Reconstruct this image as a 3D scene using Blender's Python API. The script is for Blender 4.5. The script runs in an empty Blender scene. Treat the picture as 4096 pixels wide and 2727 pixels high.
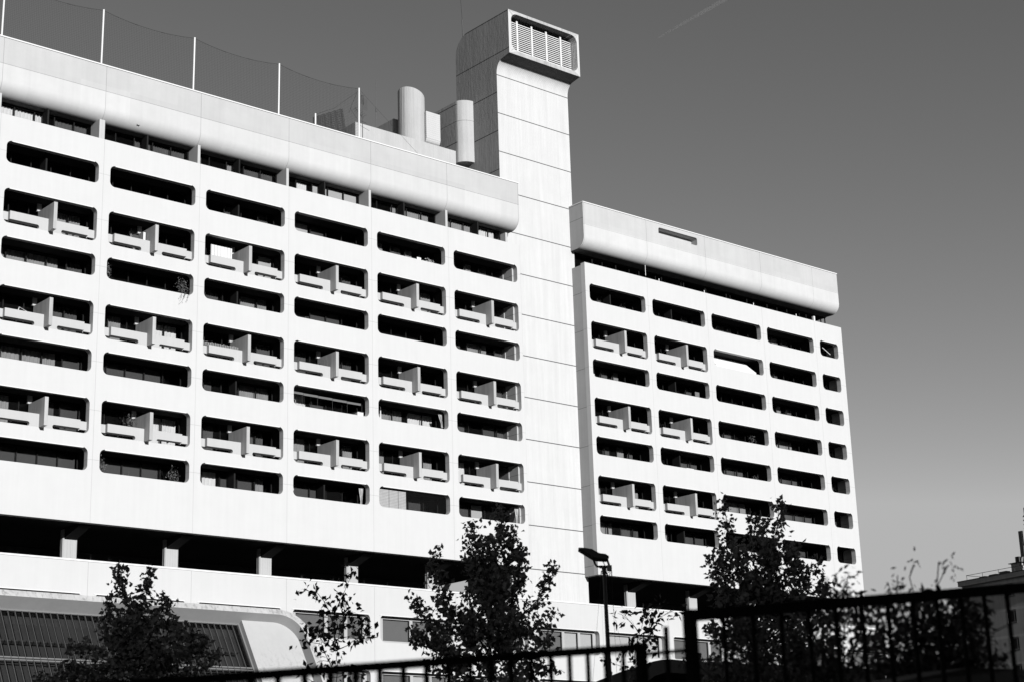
import bpy, bmesh, math, random
from mathutils import Vector, Matrix
R_ = math.radians
scene = bpy.context.scene
col = scene.collection

# ------------------------------------------------------------------ camera
cam_d = bpy.data.cameras.new('camera')
cam = bpy.data.objects.new('camera', cam_d)
col.objects.link(cam)
scene.camera = cam
yaw, pit, rol = 0.71262, 0.28399, -0.0316
fw = Vector((math.sin(yaw) * math.cos(pit), math.cos(yaw) * math.cos(pit), math.sin(pit)))
rt = Vector((math.cos(yaw), -math.sin(yaw), 0))
up = rt.cross(fw)
r2 = rt * math.cos(rol) + up * math.sin(rol)
u2 = -rt * math.sin(rol) + up * math.cos(rol)
m = Matrix((r2, u2, -fw)).transposed().to_4x4()
m.translation = Vector((-36.42952, -85.0823, 1.6))
cam.matrix_world = m
cam_d.sensor_width = 36
cam_d.lens = 60.43
cam_d.clip_start = 0.05
cam_d.clip_end = 40000
cam_d.dof.use_dof = True
cam_d.dof.focus_distance = 100
cam_d.dof.aperture_fstop = 2.8

# ------------------------------------------------------------------ light: low evening sun, monochrome sky
SUN_EL, SUN_AZ = 13.0, 8.5          # azimuth measured from the facade normal
sd = Vector((math.sin(R_(SUN_AZ)) * math.cos(R_(SUN_EL)), math.cos(R_(SUN_AZ)) * math.cos(R_(SUN_EL)), -math.sin(R_(SUN_EL))))
sun_d = bpy.data.lights.new('sun', 'SUN')
sun_d.energy = 5.0
sun_d.angle = R_(0.53)
sun_d.color = (1, 1, 1)
sun = bpy.data.objects.new('sun', sun_d)
sun.rotation_euler = sd.to_track_quat('-Z', 'Y').to_euler()
sun.location = (0, -120, 90)
col.objects.link(sun)
W_ = bpy.data.worlds.new('World')
scene.world = W_
W_.use_nodes = True
nt = W_.node_tree
nt.nodes.clear()
sky = nt.nodes.new('ShaderNodeTexSky')
sky.sky_type = 'NISHITA'
sky.sun_disc = False
sky.sun_elevation = R_(SUN_EL)
sky.sun_rotation = R_(180 + SUN_AZ)
sky.air_density = 1.0
sky.dust_density = 0.2
sky.ozone_density = 4.0
sep = nt.nodes.new('ShaderNodeSeparateColor')
bg = nt.nodes.new('ShaderNodeBackground')
bg.inputs['Strength'].default_value = 0.15
wo = nt.nodes.new('ShaderNodeOutputWorld')
nt.links.new(sky.outputs['Color'], sep.inputs['Color'])
def wmath(op, a, b):
    q = nt.nodes.new('ShaderNodeMath'); q.operation = op
    for i, v in enumerate((a, b)):
        if isinstance(v, (int, float)): q.inputs[i].default_value = v
        else: nt.links.new(v, q.inputs[i])
    return q.outputs[0]
# black-and-white film behind a deep red filter: red minus a little blue
gray = wmath('MULTIPLY', wmath('SUBTRACT', sep.outputs['Red'], wmath('MULTIPLY', sep.outputs['Blue'], 0.15)), 2.28)
gray = wmath('MINIMUM', wmath('MAXIMUM', gray, 0.05), 2.0)
nt.links.new(gray, bg.inputs['Color'])
nt.links.new(bg.outputs['Background'], wo.inputs['Surface'])
scene.view_settings.view_transform = 'Standard'
scene.view_settings.look = 'None'
scene.view_settings.exposure = 0.6
scene.view_settings.gamma = 1.0
scene.cycles.max_bounces = 6
scene.cycles.transparent_max_bounces = 12

# ------------------------------------------------------------------ materials
MATS = {}
def new_mat(name):
    mt = bpy.data.materials.new(name)
    mt.use_nodes = True
    MATS[name] = mt
    n = mt.node_tree.nodes
    return mt, n, mt.node_tree.links, n['Principled BSDF']

def math_node(n, l, op, a, b=None, c=None, clamp=False):
    q = n.new('ShaderNodeMath'); q.operation = op; q.use_clamp = clamp
    for i, v in enumerate((a, b, c)):
        if v is None: continue
        if isinstance(v, (int, float)): q.inputs[i].default_value = v
        else: l.new(v, q.inputs[i])
    return q.outputs[0]

def plain(name, v, rough=0.7, metal=0.0, var=0.0, scale=3.0, spec=0.3):
    mt, n, l, b = new_mat(name)
    b.inputs['Roughness'].default_value = rough
    b.inputs['Metallic'].default_value = metal
    b.inputs['Specular IOR Level'].default_value = spec
    if var:
        tc = n.new('ShaderNodeTexCoord')
        no = n.new('ShaderNodeTexNoise'); no.inputs['Scale'].default_value = scale; no.inputs['Detail'].default_value = 5
        l.new(tc.outputs['Object'], no.inputs['Vector'])
        k = math_node(n, l, 'MULTIPLY_ADD', no.outputs['Fac'], 2 * var * v, v * (1 - var))
        l.new(k, b.inputs['Base Color'])
    else:
        b.inputs['Base Color'].default_value = (v, v, v, 1)
    return mt

def concrete(name, v, xs=None, zs=None, pier=None, streak=0.12, mottle=0.08, seam=0.45, seam_w=0.02, ribs=0.0, patch=0.0, stain=0.0, stain_z=None, side_seams=None, ribdir='xy', rib_amp=1.0, streak_x=2.2, upper=None, zmin=None):
    """Painted or raw concrete: panel joints at xs / zs (period, offset), vertical weather streaks, mottling, cast ribs."""
    mt, n, l, b = new_mat(name)
    b.inputs['Roughness'].default_value = 0.85
    b.inputs['Specular IOR Level'].default_value = 0.15
    tc = n.new('ShaderNodeTexCoord')
    sp = n.new('ShaderNodeSeparateXYZ'); l.new(tc.outputs['Object'], sp.inputs['Vector'])
    X, Y, Z = sp.outputs
    mp = n.new('ShaderNodeMapping'); mp.inputs['Scale'].default_value = (streak_x, streak_x, 0.10)
    l.new(tc.outputs['Object'], mp.inputs['Vector'])
    no = n.new('ShaderNodeTexNoise'); no.inputs['Scale'].default_value = 1.6; no.inputs['Detail'].default_value = 6; no.inputs['Roughness'].default_value = 0.6
    l.new(mp.outputs['Vector'], no.inputs['Vector'])
    n2 = n.new('ShaderNodeTexNoise'); n2.inputs['Scale'].default_value = 0.7; n2.inputs['Detail'].default_value = 8; n2.inputs['Roughness'].default_value = 0.65
    l.new(tc.outputs['Object'], n2.inputs['Vector'])
    f = math_node(n, l, 'MULTIPLY_ADD', no.outputs['Fac'], 2 * streak, 1 - streak)
    f2 = math_node(n, l, 'MULTIPLY_ADD', n2.outputs['Fac'], 2 * mottle, 1 - mottle)
    f = math_node(n, l, 'MULTIPLY', f, f2)
    def joint(coord, period, off):
        q = math_node(n, l, 'ADD', coord, -off + period * 100.5)
        q = math_node(n, l, 'MODULO', q, period)
        q = math_node(n, l, 'SUBTRACT', q, period * 0.5)
        q = math_node(n, l, 'ABSOLUTE', q)
        return math_node(n, l, 'LESS_THAN', q, seam_w)
    if upper:
        k = math_node(n, l, 'MULTIPLY_ADD', math_node(n, l, 'GREATER_THAN', Z, upper[0]), upper[1] - 1.0, 1.0)
        f = math_node(n, l, 'MULTIPLY', f, k)
    marks = []
    if xs: marks.append(joint(X, *xs))
    if zs:
        j = joint(Z, *zs)
        if side_seams:
            lim = math_node(n, l, 'GREATER_THAN', Y, side_seams[0])
            j2 = joint(Z, side_seams[1], side_seams[2])
            j = math_node(n, l, 'MULTIPLY', j, math_node(n, l, 'LESS_THAN', Z, 56.0))
            a = math_node(n, l, 'MULTIPLY', j2, lim)
            c = math_node(n, l, 'MULTIPLY', j, math_node(n, l, 'SUBTRACT', 1.0, lim))
            j = math_node(n, l, 'ADD', a, c)
        if zmin is not None: j = math_node(n, l, 'MULTIPLY', j, math_node(n, l, 'GREATER_THAN', Z, zmin))
        marks.append(j)
    for j in marks:
        k = math_node(n, l, 'MULTIPLY_ADD', j, -seam, 1.0)
        f = math_node(n, l, 'MULTIPLY', f, k)
    if patch:
        vx = math_node(n, l, 'FLOOR', math_node(n, l, 'DIVIDE', math_node(n, l, 'ADD', X, 100.0), 3.171))
        vz = math_node(n, l, 'FLOOR', math_node(n, l, 'DIVIDE', math_node(n, l, 'ADD', Z, 0.42), 1.74))
        cb = n.new('ShaderNodeCombineXYZ'); l.new(vx, cb.inputs[0]); l.new(vz, cb.inputs[1])
        wn = n.new('ShaderNodeTexWhiteNoise'); wn.noise_dimensions = '2D'; l.new(cb.outputs[0], wn.inputs['Vector'])
        k = math_node(n, l, 'MULTIPLY_ADD', wn.outputs['Value'], -patch, 1.0)
        f = math_node(n, l, 'MULTIPLY', f, k)
    if stain:
        n3 = n.new('ShaderNodeTexNoise'); n3.inputs['Scale'].default_value = 1.0; n3.inputs['Detail'].default_value = 7; n3.inputs['Roughness'].default_value = 0.7
        mp3 = n.new('ShaderNodeMapping'); mp3.inputs['Scale'].default_value = (5, 5, 0.6); l.new(tc.outputs['Object'], mp3.inputs['Vector']); l.new(mp3.outputs['Vector'], n3.inputs['Vector'])
        cr = n.new('ShaderNodeValToRGB'); cr.color_ramp.elements[0].position = 0.50; cr.color_ramp.elements[1].position = 0.68
        l.new(n3.outputs['Fac'], cr.inputs['Fac'])
        s = cr.outputs['Color']
        if stain_z:
            mr = n.new('ShaderNodeMapRange'); mr.inputs['From Min'].default_value = stain_z[0]; mr.inputs['From Max'].default_value = stain_z[1]
            l.new(Z, mr.inputs['Value'])
            s = math_node(n, l, 'MULTIPLY', s, mr.outputs['Result'])
        k = math_node(n, l, 'MULTIPLY_ADD', s, -stain, 1.0)
        f = math_node(n, l, 'MULTIPLY', f, k)
    base = math_node(n, l, 'MULTIPLY', f, v)
    l.new(base, b.inputs['Base Color'])
    h = None
    if ribs:
        c = math_node(n, l, 'ADD', X, Y) if ribdir == 'xy' else Z
        w = math_node(n, l, 'SINE', math_node(n, l, 'MULTIPLY', c, 2 * math.pi / 0.16))
        n4 = n.new('ShaderNodeTexNoise'); n4.inputs['Scale'].default_value = 6; n4.inputs['Detail'].default_value = 4
        mp4 = n.new('ShaderNodeMapping'); mp4.inputs['Scale'].default_value = (1, 1, 0.35); l.new(tc.outputs['Object'], mp4.inputs['Vector']); l.new(mp4.outputs['Vector'], n4.inputs['Vector'])
        h = math_node(n, l, 'MULTIPLY_ADD', n4.outputs['Fac'], 3.0, math_node(n, l, 'MULTIPLY', w, rib_amp))
        bp_ = n.new('ShaderNodeBump'); bp_.inputs['Strength'].default_value = ribs; bp_.inputs['Distance'].default_value = 0.02
        l.new(h, bp_.inputs['Height']); l.new(bp_.outputs['Normal'], b.inputs['Normal'])
    return mt

def glass(name, tint, refl=1.0):
    mt, n, l, b = new_mat(name)
    n.remove(b)
    tr = n.new('ShaderNodeBsdfTransparent'); tr.inputs['Color'].default_value = (tint, tint, tint, 1)
    gl = n.new('ShaderNodeBsdfGlossy'); gl.inputs['Roughness'].default_value = 0.03; gl.inputs['Color'].default_value = (refl, refl, refl, 1)
    fr = n.new('ShaderNodeFresnel'); fr.inputs['IOR'].default_value = 1.45
    mx = n.new('ShaderNodeMixShader')
    ge = n.new('ShaderNodeNewGeometry')
    fc = math_node(n, l, 'MULTIPLY', fr.outputs[0], math_node(n, l, 'SUBTRACT', 1.0, ge.outputs['Backfacing']))
    l.new(fc, mx.inputs[0]); l.new(tr.outputs[0], mx.inputs[1]); l.new(gl.outputs[0], mx.inputs[2])
    l.new(mx.outputs[0], n['Material Output'].inputs['Surface'])
    return mt

BW = 6.342           # facade module
X2 = 44.149          # first joint of the right block
Z0 = 42.1415         # joint level of the top row
FH = 2.8             # storey
FACADE_V = 0.375
concrete('facade_paint', FACADE_V, xs=(BW, 0.0), zs=(FH, Z0), zmin=21.0, streak=0.05, mottle=0.045, seam=0.26, seam_w=0.014)
concrete('facade_paint_right', FACADE_V, xs=(BW, X2), zs=(FH, Z0), zmin=21.0, streak=0.05, mottle=0.045, seam=0.26, seam_w=0.014)
concrete('fascia_paint', 0.37, xs=(BW, -0.1), zs=(40, 44.47), streak=0.07, mottle=0.10, seam=0.35, seam_w=0.016, patch=0.06, upper=(44.45, 0.86))
concrete('fascia_paint_right', 0.38, xs=(BW, X2 + 0.1), zs=(40, 44.40), streak=0.07, mottle=0.10, seam=0.35, seam_w=0.016, patch=0.06, upper=(44.45, 0.86))
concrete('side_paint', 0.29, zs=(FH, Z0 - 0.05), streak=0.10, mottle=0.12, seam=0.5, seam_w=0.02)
concrete('balcony_paint', 0.316, streak=0.06, mottle=0.05)
concrete('fin_paint', 0.28, streak=0.45, mottle=0.22)
concrete('shaft_concrete', 0.375, zs=(2.97, 54.86), streak=0.14, mottle=0.07, seam=0.8, seam_w=0.035, ribs=0.18, side_seams=(1.40, 2.97, 53.5))
concrete('streaked_shade_concrete', 0.19, zs=(2.97, 53.5), streak=0.45, mottle=0.15, seam=0.8, seam_w=0.035, ribs=0.25, rib_amp=0.0, streak_x=9)  # dirt streaks over a darker base that paints shade onto left-facing sides
concrete('head_frame', 0.29, streak=0.25, mottle=0.25, stain=0.35)
concrete('raw_concrete', 0.295, streak=0.18, mottle=0.12, ribs=0.25)
concrete('panel_concrete', 0.34, streak=0.10, mottle=0.1, ribs=0.35, ribdir='z')
concrete('column_concrete', 0.288, streak=0.1, mottle=0.1, ribs=0.3)
concrete('podium_paint', 0.36, xs=(BW, 0.0), streak=0.05, mottle=0.05, seam=0.35, seam_w=0.013)
concrete('hood_paint', 0.27, streak=0.08, mottle=0.1)
concrete('hood_edge', 0.305, streak=0.2, mottle=0.3, stain=0.5)
concrete('hood_panel', 0.299, streak=0.06, mottle=0.05, stain=0.35, stain_z=(12.8, 10.8))
concrete('far_wall', 0.3, zs=(2.57, 21.58), streak=0.35, mottle=0.2, seam=-0.25, seam_w=0.13)
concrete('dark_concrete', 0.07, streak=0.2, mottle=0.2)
plain('cap_metal', 0.46, 0.5)
plain('strip_white', 0.46, 0.5)
plain('groove', 0.12, 0.8)
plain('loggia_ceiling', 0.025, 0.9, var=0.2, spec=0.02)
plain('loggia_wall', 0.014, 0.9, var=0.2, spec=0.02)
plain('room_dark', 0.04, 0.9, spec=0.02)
plain('frame_dark', 0.01, 0.5, spec=0.02)
plain('frame_light', 0.26, 0.5)
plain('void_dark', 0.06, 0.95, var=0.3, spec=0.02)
plain('louver', 0.5, 0.5, var=0.15, scale=1.5)
plain('black', 0.008, 0.95, spec=0.05)
plain('cloth_white', 0.46, 0.9, var=0.1, scale=8)
plain('cloth_bright', 0.42, 0.9, var=0.12, scale=5)
plain('cloth_mid', 0.17, 0.9, var=0.2, scale=5)
plain('cloth_dim', 0.05, 0.9, var=0.3, scale=5)
plain('cloth_dark', 0.04, 0.9)
plain('panel_grey', 0.03, 0.8)
plain('panel_light', 0.26, 0.8)
plain('blind_grey', 0.1, 0.8, var=0.06)
plain('blind_light', 0.36, 0.8)
plain('metal_white', 0.45, 0.4)
plain('metal_dark', 0.03, 0.5)
plain('metal_grey', 0.05, 0.5)
plain('net_cord', 0.03, 0.9)
plain('bark', 0.03, 0.9, var=0.4, scale=20)
plain('leaf', 0.16, 0.75, var=0.4, scale=6, spec=0.2)
plain('leaf_large', 0.05, 0.6, var=0.3, scale=6, spec=0.3)
plain('leaf_balcony', 0.08, 0.7, var=0.4, scale=9)
plain('blossom', 0.75, 0.9)
plain('ground', 0.05, 0.95, var=0.4, scale=0.3)
plain('terrace', 0.05, 0.95, var=0.4, scale=1.0)
plain('lamp_paint', 0.035, 0.45)
plain('box_grey', 0.2, 0.5)
plain('awning', 0.55, 0.9, var=0.05)
plain('reed', 0.25, 0.9, var=0.2, scale=4)
glass('window_glass', 0.95, 0.45)
glass('podium_glass', 0.9, 0.8)
glass('atrium_glass', 0.8, 0.8)
plain('hall_interior', 0.045, 0.9, var=0.3, scale=0.8, spec=0.02)
plain('transom_metal', 0.12, 0.6)
plain('soffit_shade', 0.09, 0.9, var=0.3, spec=0.02)  # darker concrete for undersides, their shade put into the colour

# ------------------------------------------------------------------ mesh helpers
class MB:
    def __init__(s): s.v = []; s.f = []; s.mi = []; s.cur = 0
    def poly(s, pts):
        k = len(s.v); s.v += [tuple(p) for p in pts]; s.f.append(tuple(range(k, k + len(pts)))); s.mi.append(s.cur)
    def box(s, x0, x1, y0, y1, z0, z1):
        k = len(s.v)
        s.v += [(x0, y0, z0), (x1, y0, z0), (x1, y1, z0), (x0, y1, z0), (x0, y0, z1), (x1, y0, z1), (x1, y1, z1), (x0, y1, z1)]
        for f in ((0, 3, 2, 1), (4, 5, 6, 7), (0, 1, 5, 4), (1, 2, 6, 5), (2, 3, 7, 6), (3, 0, 4, 7)):
            s.f.append(tuple(k + i for i in f)); s.mi.append(s.cur)
        return s
    def prism(s, pts, off):
        """closed outline pts (3D, ngon) swept by vector off"""
        n = len(pts); k = len(s.v); off = Vector(off)
        s.v += [tuple(p) for p in pts] + [tuple(Vector(p) + off) for p in pts]
        s.f.append(tuple(range(k, k + n))); s.f.append(tuple(range(k + 2 * n - 1, k + n - 1, -1)))
        s.mi += [s.cur, s.cur]
        for i in range(n):
            j = (i + 1) % n
            s.f.append((k + i, k + n + i, k + n + j, k + j)); s.mi.append(s.cur)
        return s
    def tube(s, pts, rad, seg=6, cap=True):
        pts = [Vector(p) for p in pts]
        if isinstance(rad, (int, float)): rad = [rad] * len(pts)
        k = len(s.v); last = None
        for i, p in enumerate(pts):
            d = (pts[min(i + 1, len(pts) - 1)] - pts[max(i - 1, 0)])
            d = d.normalized() if d.length > 1e-9 else Vector((0, 0, 1))
            if last is None:
                a = d.cross(Vector((0, 0, 1)))
                if a.length < 1e-3: a = d.cross(Vector((1, 0, 0)))
            else:
                a = last - d * last.dot(d)
                if a.length < 1e-6: a = d.orthogonal()
            a.normalize(); last = a
            b = d.cross(a)
            for q in range(seg):
                t = 2 * math.pi * q / seg
                s.v.append(tuple(p + (a * math.cos(t) + b * math.sin(t)) * rad[i]))
        for i in range(len(pts) - 1):
            for q in range(seg):
                q2 = (q + 1) % seg
                s.f.append((k + i * seg + q, k + i * seg + q2, k + (i + 1) * seg + q2, k + (i + 1) * seg + q)); s.mi.append(s.cur)
        if cap:
            s.f.append(tuple(k + q for q in range(seg))[::-1]); s.mi.append(s.cur)
            e = k + (len(pts) - 1) * seg
            s.f.append(tuple(e + q for q in range(seg))); s.mi.append(s.cur)
        return s
    def build(s, name, mats, parent=None, smooth=None, fix=True):
        me = bpy.data.meshes.new(name)
        me.from_pydata(s.v, [], s.f)
        if isinstance(mats, str): mats = [mats]
        for q in mats: me.materials.append(MATS[q])
        if len(mats) > 1: me.polygons.foreach_set('material_index', s.mi)
        if fix:
            bm = bmesh.new(); bm.from_mesh(me)
            bmesh.ops.recalc_face_normals(bm, faces=bm.faces)
            bm.to_mesh(me); bm.free()
        if smooth:
            me.polygons.foreach_set('use_smooth', [True] * len(me.polygons))
            me.set_sharp_from_angle(angle=R_(smooth))
        me.update()
        o = bpy.data.objects.new(name, me)
        col.objects.link(o)
        if parent: o.parent = parent
        return o

def tag(o, label, cat, group=None, kind=None):
    o['label'] = label; o['category'] = cat
    if group: o['group'] = group
    if kind: o['kind'] = kind
    return o
def thing(name, label, cat, group=None):
    o = bpy.data.objects.new(name, None)
    o.empty_display_size = 0.5
    col.objects.link(o)
    return tag(o, label, cat, group)
def structure(o): o['kind'] = 'structure'; return o

def rrect(x0, x1, z0, z1, r, n=8):
    """rounded rectangle outline, counter-clockwise from the lower-left corner arc; returns 4 arcs"""
    arcs = []
    for cx, cz, a0 in ((x0 + r, z0 + r, 180), (x1 - r, z0 + r, 270), (x1 - r, z1 - r, 0), (x0 + r, z1 - r, 90)):
        arcs.append([(cx + r * math.cos(R_(a0 + 90 * i / n)), cz + r * math.sin(R_(a0 + 90 * i / n))) for i in range(n + 1)])
    return arcs

def wall_cell(mb, cx0, cx1, cz0, cz1, hole, y0, y1):
    """wall rectangle with one rounded opening (x0,x1,z0,z1,r): front skin, back skin and the reveal"""
    arcs = rrect(*hole)
    cor = [(cx0, cz0), (cx1, cz0), (cx1, cz1), (cx0, cz1)]
    for y in (y0, y1):
        for i in range(4):
            a = arcs[i]; j = (i + 1) % 4
            for q in range(len(a) - 1):
                mb.poly([(cor[i][0], y, cor[i][1]), (a[q][0], y, a[q][1]), (a[q + 1][0], y, a[q + 1][1])])
            p, q = a[-1], arcs[j][0]
            mb.poly([(cor[i][0], y, cor[i][1]), (p[0], y, p[1]), (q[0], y, q[1]), (cor[j][0], y, cor[j][1])])
    loop = [p for a in arcs for p in a]
    for i in range(len(loop)):
        p, q = loop[i], loop[(i + 1) % len(loop)]
        mb.poly([(p[0], y0, p[1]), (q[0], y0, q[1]), (q[0], y1, q[1]), (p[0], y1, p[1])])
def strip(mb, x0, x1, z0, z1, y0, y1):
    for y in (y0, y1): mb.poly([(x0, y, z0), (x1, y, z0), (x1, y, z1), (x0, y, z1)])

# ================================================================== apartment blocks
rnd = random.Random(11)
YF, YB, YW = 0.0, 0.41, 1.45       # facade front, shell back, window plane
FTOP, FBOT = 41.5, 19.03

def curtain(mb, x0, x1, z0, z1, y, amp=0.035, per=0.17):
    n = max(2, int((x1 - x0) / per * 6))
    ph = rnd.random() * 6
    prev = None
    for i in range(n + 1):
        x = x0 + (x1 - x0) * i / n
        yy = y + amp * math.sin(2 * math.pi * (x - x0) / per + ph + 0.8 * math.sin(x * 2.3)) * (0.7 + 0.3 * math.sin(x * 5))
        if prev: mb.poly([(prev[0], prev[1], z0), (x, yy, z0), (x, yy, z1), (prev[0], prev[1], z1)])
        prev = (x, yy)

CODE = {'d': ('cloth_dim', 1), 'm': ('cloth_mid', 1), 'b': ('cloth_bright', 1), 'p': ('panel_grey', 0), 'P': ('panel_light', 0)}
def window(parent, x0, x1, z0, z1, y, code, post=False):
    """glazing across one loggia: frame with mullions > pane, curtains"""
    n = len(code)
    f = MB()
    f.box(x0, x1, y, y + 0.08, z1 - 0.09, z1 - 0.003)
    f.box(x0, x1, y, y + 0.08, z0 + 0.003, z0 + 0.12)
    for i in range(n + 1):
        x = x0 + (x1 - x0) * i / n
        a, b = x - 0.032, x + 0.032
        if i == 0: a, b = x, x + 0.07
        elif i == n: a, b = x - 0.07, x
        f.box(a, b, y - 0.002, y + 0.078, z0 + 0.12, z1 - 0.09)
    w = f.build('window', 'frame_dark', parent)
    MB().box(x0 + 0.01, x1 - 0.01, y + 0.03, y + 0.036, z0 + 0.12, z1 - 0.09).build('pane', 'window_glass', w)
    i = 0
    while i < n:
        c = code[i]
        if c == '.': i += 1; continue
        j = i
        while j + 1 < n and code[j + 1] == c: j += 1
        mname, wavy = CODE[c]
        xa = x0 + (x1 - x0) * i / n + 0.08 + rnd.random() * 0.1
        xb = x0 + (x1 - x0) * (j + 1) / n - 0.08 - rnd.random() * (0.5 if wavy else 0.05)
        m_ = MB()
        if wavy:
            curtain(m_, xa, xb, z0 + 0.03, z1 - 0.1, y + 0.22 + 0.1 * rnd.random(), amp=0.03 + 0.02 * rnd.random(), per=0.14 + 0.1 * rnd.random())
            if j > i and rnd.random() < .6:
                pass
        else:
            m_.box(xa, xb, y + 0.16, y + 0.165, z0 + 0.03, z1 - 0.1)
        m_.build('curtain' if wavy else 'blind', mname, w, smooth=60 if wavy else None)
        i = j + 1
    return w

def fascia(parent, x0, x1, mname, ends='side_paint'):
    """roof parapet with a quarter-round lower edge, hollow behind"""
    prof = [(-0.115, 46.05)]
    for i in range(21):
        a = R_(90 * i / 20)
        prof.append((0.70 - 0.815 * math.cos(a), 43.5 - 0.81 * math.sin(a)))
    prof += [(1.40, 42.69), (1.40, 43.2), (0.5, 43.6), (0.5, 46.05)]
    mb = MB()
    mb.prism([(x0, y, z) for y, z in prof], (x1 - x0, 0, 0))
    o = mb.build('roof_parapet', [mname, ends, 'soffit_shade'], parent, smooth=30)
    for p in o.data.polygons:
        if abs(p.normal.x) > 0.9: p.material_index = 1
        if p.normal.z < -0.99: p.material_index = 2
    c = MB()
    c.box(x0 - 0.03, x1 + 0.03, -0.16, 0.55, 46.055, 46.13)
    c.build('parapet_cap', 'cap_metal', parent)
    return o

def apartment(name, label, xj, cols, x_left, x_right, balc, codes, dividers, pm, narrow=None):
    T = thing(name, label, 'apartment block')
    fac = MB()
    lips = []
    rows = range(1, 8)
    for c in cols:
        cx0, cx1 = xj + c * BW, xj + (c + 1) * BW
        x0, x1 = cx0 + 0.43, cx0 + 6.05
        if narrow is not None and c == narrow:
            cx1 = x_right; x0, x1 = 70.02, 72.3
        if c == cols[0]: cx0 = x_left
        for r in rows:
            zr = Z0 - FH * r
            zb = zr - 1.38 if (c, r) in balc else zr - 0.655
            wall_cell(fac, cx0, cx1, zr - 1.8, zr + 1.0, (x0, x1, zb, zr + 0.655, 0.32), YF, YB)
            lips.append((x0 + 0.30, x1 - 0.28, zr))
        strip(fac, cx0, cx1, Z0 - FH + 1.0, FTOP, YF, YB)
        strip(fac, cx0, cx1, FBOT, Z0 - FH * 7 - 1.8, YF, YB)
    fac.poly([(x_left, YF, FTOP), (x_right, YF, FTOP), (x_right, YB, FTOP), (x_left, YB, FTOP)])
    fac.poly([(x_left, YF, FBOT), (x_right, YF, FBOT), (x_right, YB, FBOT), (x_left, YB, FBOT)])
    fac.poly([(x_right, YF, FBOT), (x_right, YB, FBOT), (x_right, YB, FTOP), (x_right, YF, FTOP)])
    fac.poly([(x_left, YF, FBOT), (x_left, YB, FBOT), (x_left, YB, FTOP), (x_left, YF, FTOP)])
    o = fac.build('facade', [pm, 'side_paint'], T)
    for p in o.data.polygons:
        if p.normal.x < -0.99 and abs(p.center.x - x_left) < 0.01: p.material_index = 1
    # slim white strip and shadow groove along the head of every opening
    for x0, x1, zr in lips:
        MB().box(x0, x1, -0.03, 0.05, zr + 0.605, zr + 0.653).build('head_strip', 'strip_white', T)
    # floors, ceilings, party walls and the dark rooms behind
    core = MB(); wl = MB()
    for r in range(0, 8):
        zr = Z0 - FH * r
        zc = zr + 0.66 if r else 42.688
        zt = zr + 1.3 if r else 43.3
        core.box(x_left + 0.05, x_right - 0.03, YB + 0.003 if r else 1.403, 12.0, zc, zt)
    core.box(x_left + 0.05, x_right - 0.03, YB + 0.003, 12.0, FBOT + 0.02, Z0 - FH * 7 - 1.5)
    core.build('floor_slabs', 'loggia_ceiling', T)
    for c in list(cols) + [cols[-1] + 1]:
        xx = xj + c * BW
        if xx > x_right - 0.3: continue
        if c == cols[0]: continue
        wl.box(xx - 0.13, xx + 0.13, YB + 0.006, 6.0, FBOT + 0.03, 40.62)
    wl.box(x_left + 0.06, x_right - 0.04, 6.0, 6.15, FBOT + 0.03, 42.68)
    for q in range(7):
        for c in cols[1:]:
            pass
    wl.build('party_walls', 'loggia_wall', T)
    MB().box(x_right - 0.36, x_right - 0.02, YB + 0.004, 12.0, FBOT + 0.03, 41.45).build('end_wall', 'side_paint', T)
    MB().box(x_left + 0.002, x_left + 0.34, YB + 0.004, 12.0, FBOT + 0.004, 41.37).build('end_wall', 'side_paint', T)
    rf = MB()
    rf.box(x_left + 0.06, x_right - 0.4, 0.9, 12.0, 43.31, 45.4)
    rf.build('roof', 'raw_concrete', T)
    # windows, balcony fronts, fins
    for c in cols:
        cx0 = xj + c * BW
        w0, w1 = cx0 + 0.14, cx0 + BW - 0.14
        mid = cx0 + 3.215
        for r in rows:
            zr = Z0 - FH * r
            code = codes.get((c, r), '.....')
            if narrow is not None and c == narrow:
                w1 = x_right - 0.37
            window(T, w0, w1, zr - 1.499, zr + 0.659, YW, code)
            if (c, r) in balc:
                pr_ = [(0.84, -0.655), (5.54, -0.655), (5.54, -1.135), (4.02, -1.135)]
                pr_ += [(4.02 - 0.122 * math.sin(R_(a)), -1.257 + 0.122 * math.cos(R_(a))) for a in range(15, 181, 15)]
                pr_ += [(2.45, -1.379)]
                pr_ += [(2.45 + 0.122 * math.sin(R_(a)), -1.257 - 0.122 * math.cos(R_(a))) for a in range(15, 181, 15)]
                pr_ += [(0.84, -1.135)]
                b = MB()
                b.prism([(cx0 + x, 0.0, zr + z) for x, z in pr_], (0, 0.26, 0))
                b.box(cx0 + 0.435, cx0 + 6.045, 0.263, 0.405, zr - 1.131, zr - 0.658)
                for k in range(7):      # brackets under the trough
                    xx = cx0 + 0.9 + k * 0.78
                    if 2.3 < xx - cx0 < 4.1: continue
                    b.box(xx - 0.03, xx + 0.03, 0.29, 0.42, zr - 1.20, zr - 1.132)
                b.build('balcony_front', 'balcony_paint', T)
                f = MB(); f.box(cx0 + 3.11, cx0 + 3.32, -0.62, 1.40, zr - 1.395, zr + 0.19)
                f.build('dividing_fin', 'fin_paint', T)
                p = MB(); p.box(cx0 + 3.02, cx0 + 3.28, 1.32, 1.448, zr + 0.195, zr + 0.655)
                p.build('window_post', 'balcony_paint', T)
            elif (c, r) in dividers:
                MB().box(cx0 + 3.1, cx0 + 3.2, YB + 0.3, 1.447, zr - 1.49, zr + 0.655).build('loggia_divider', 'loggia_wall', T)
    return T

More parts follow.
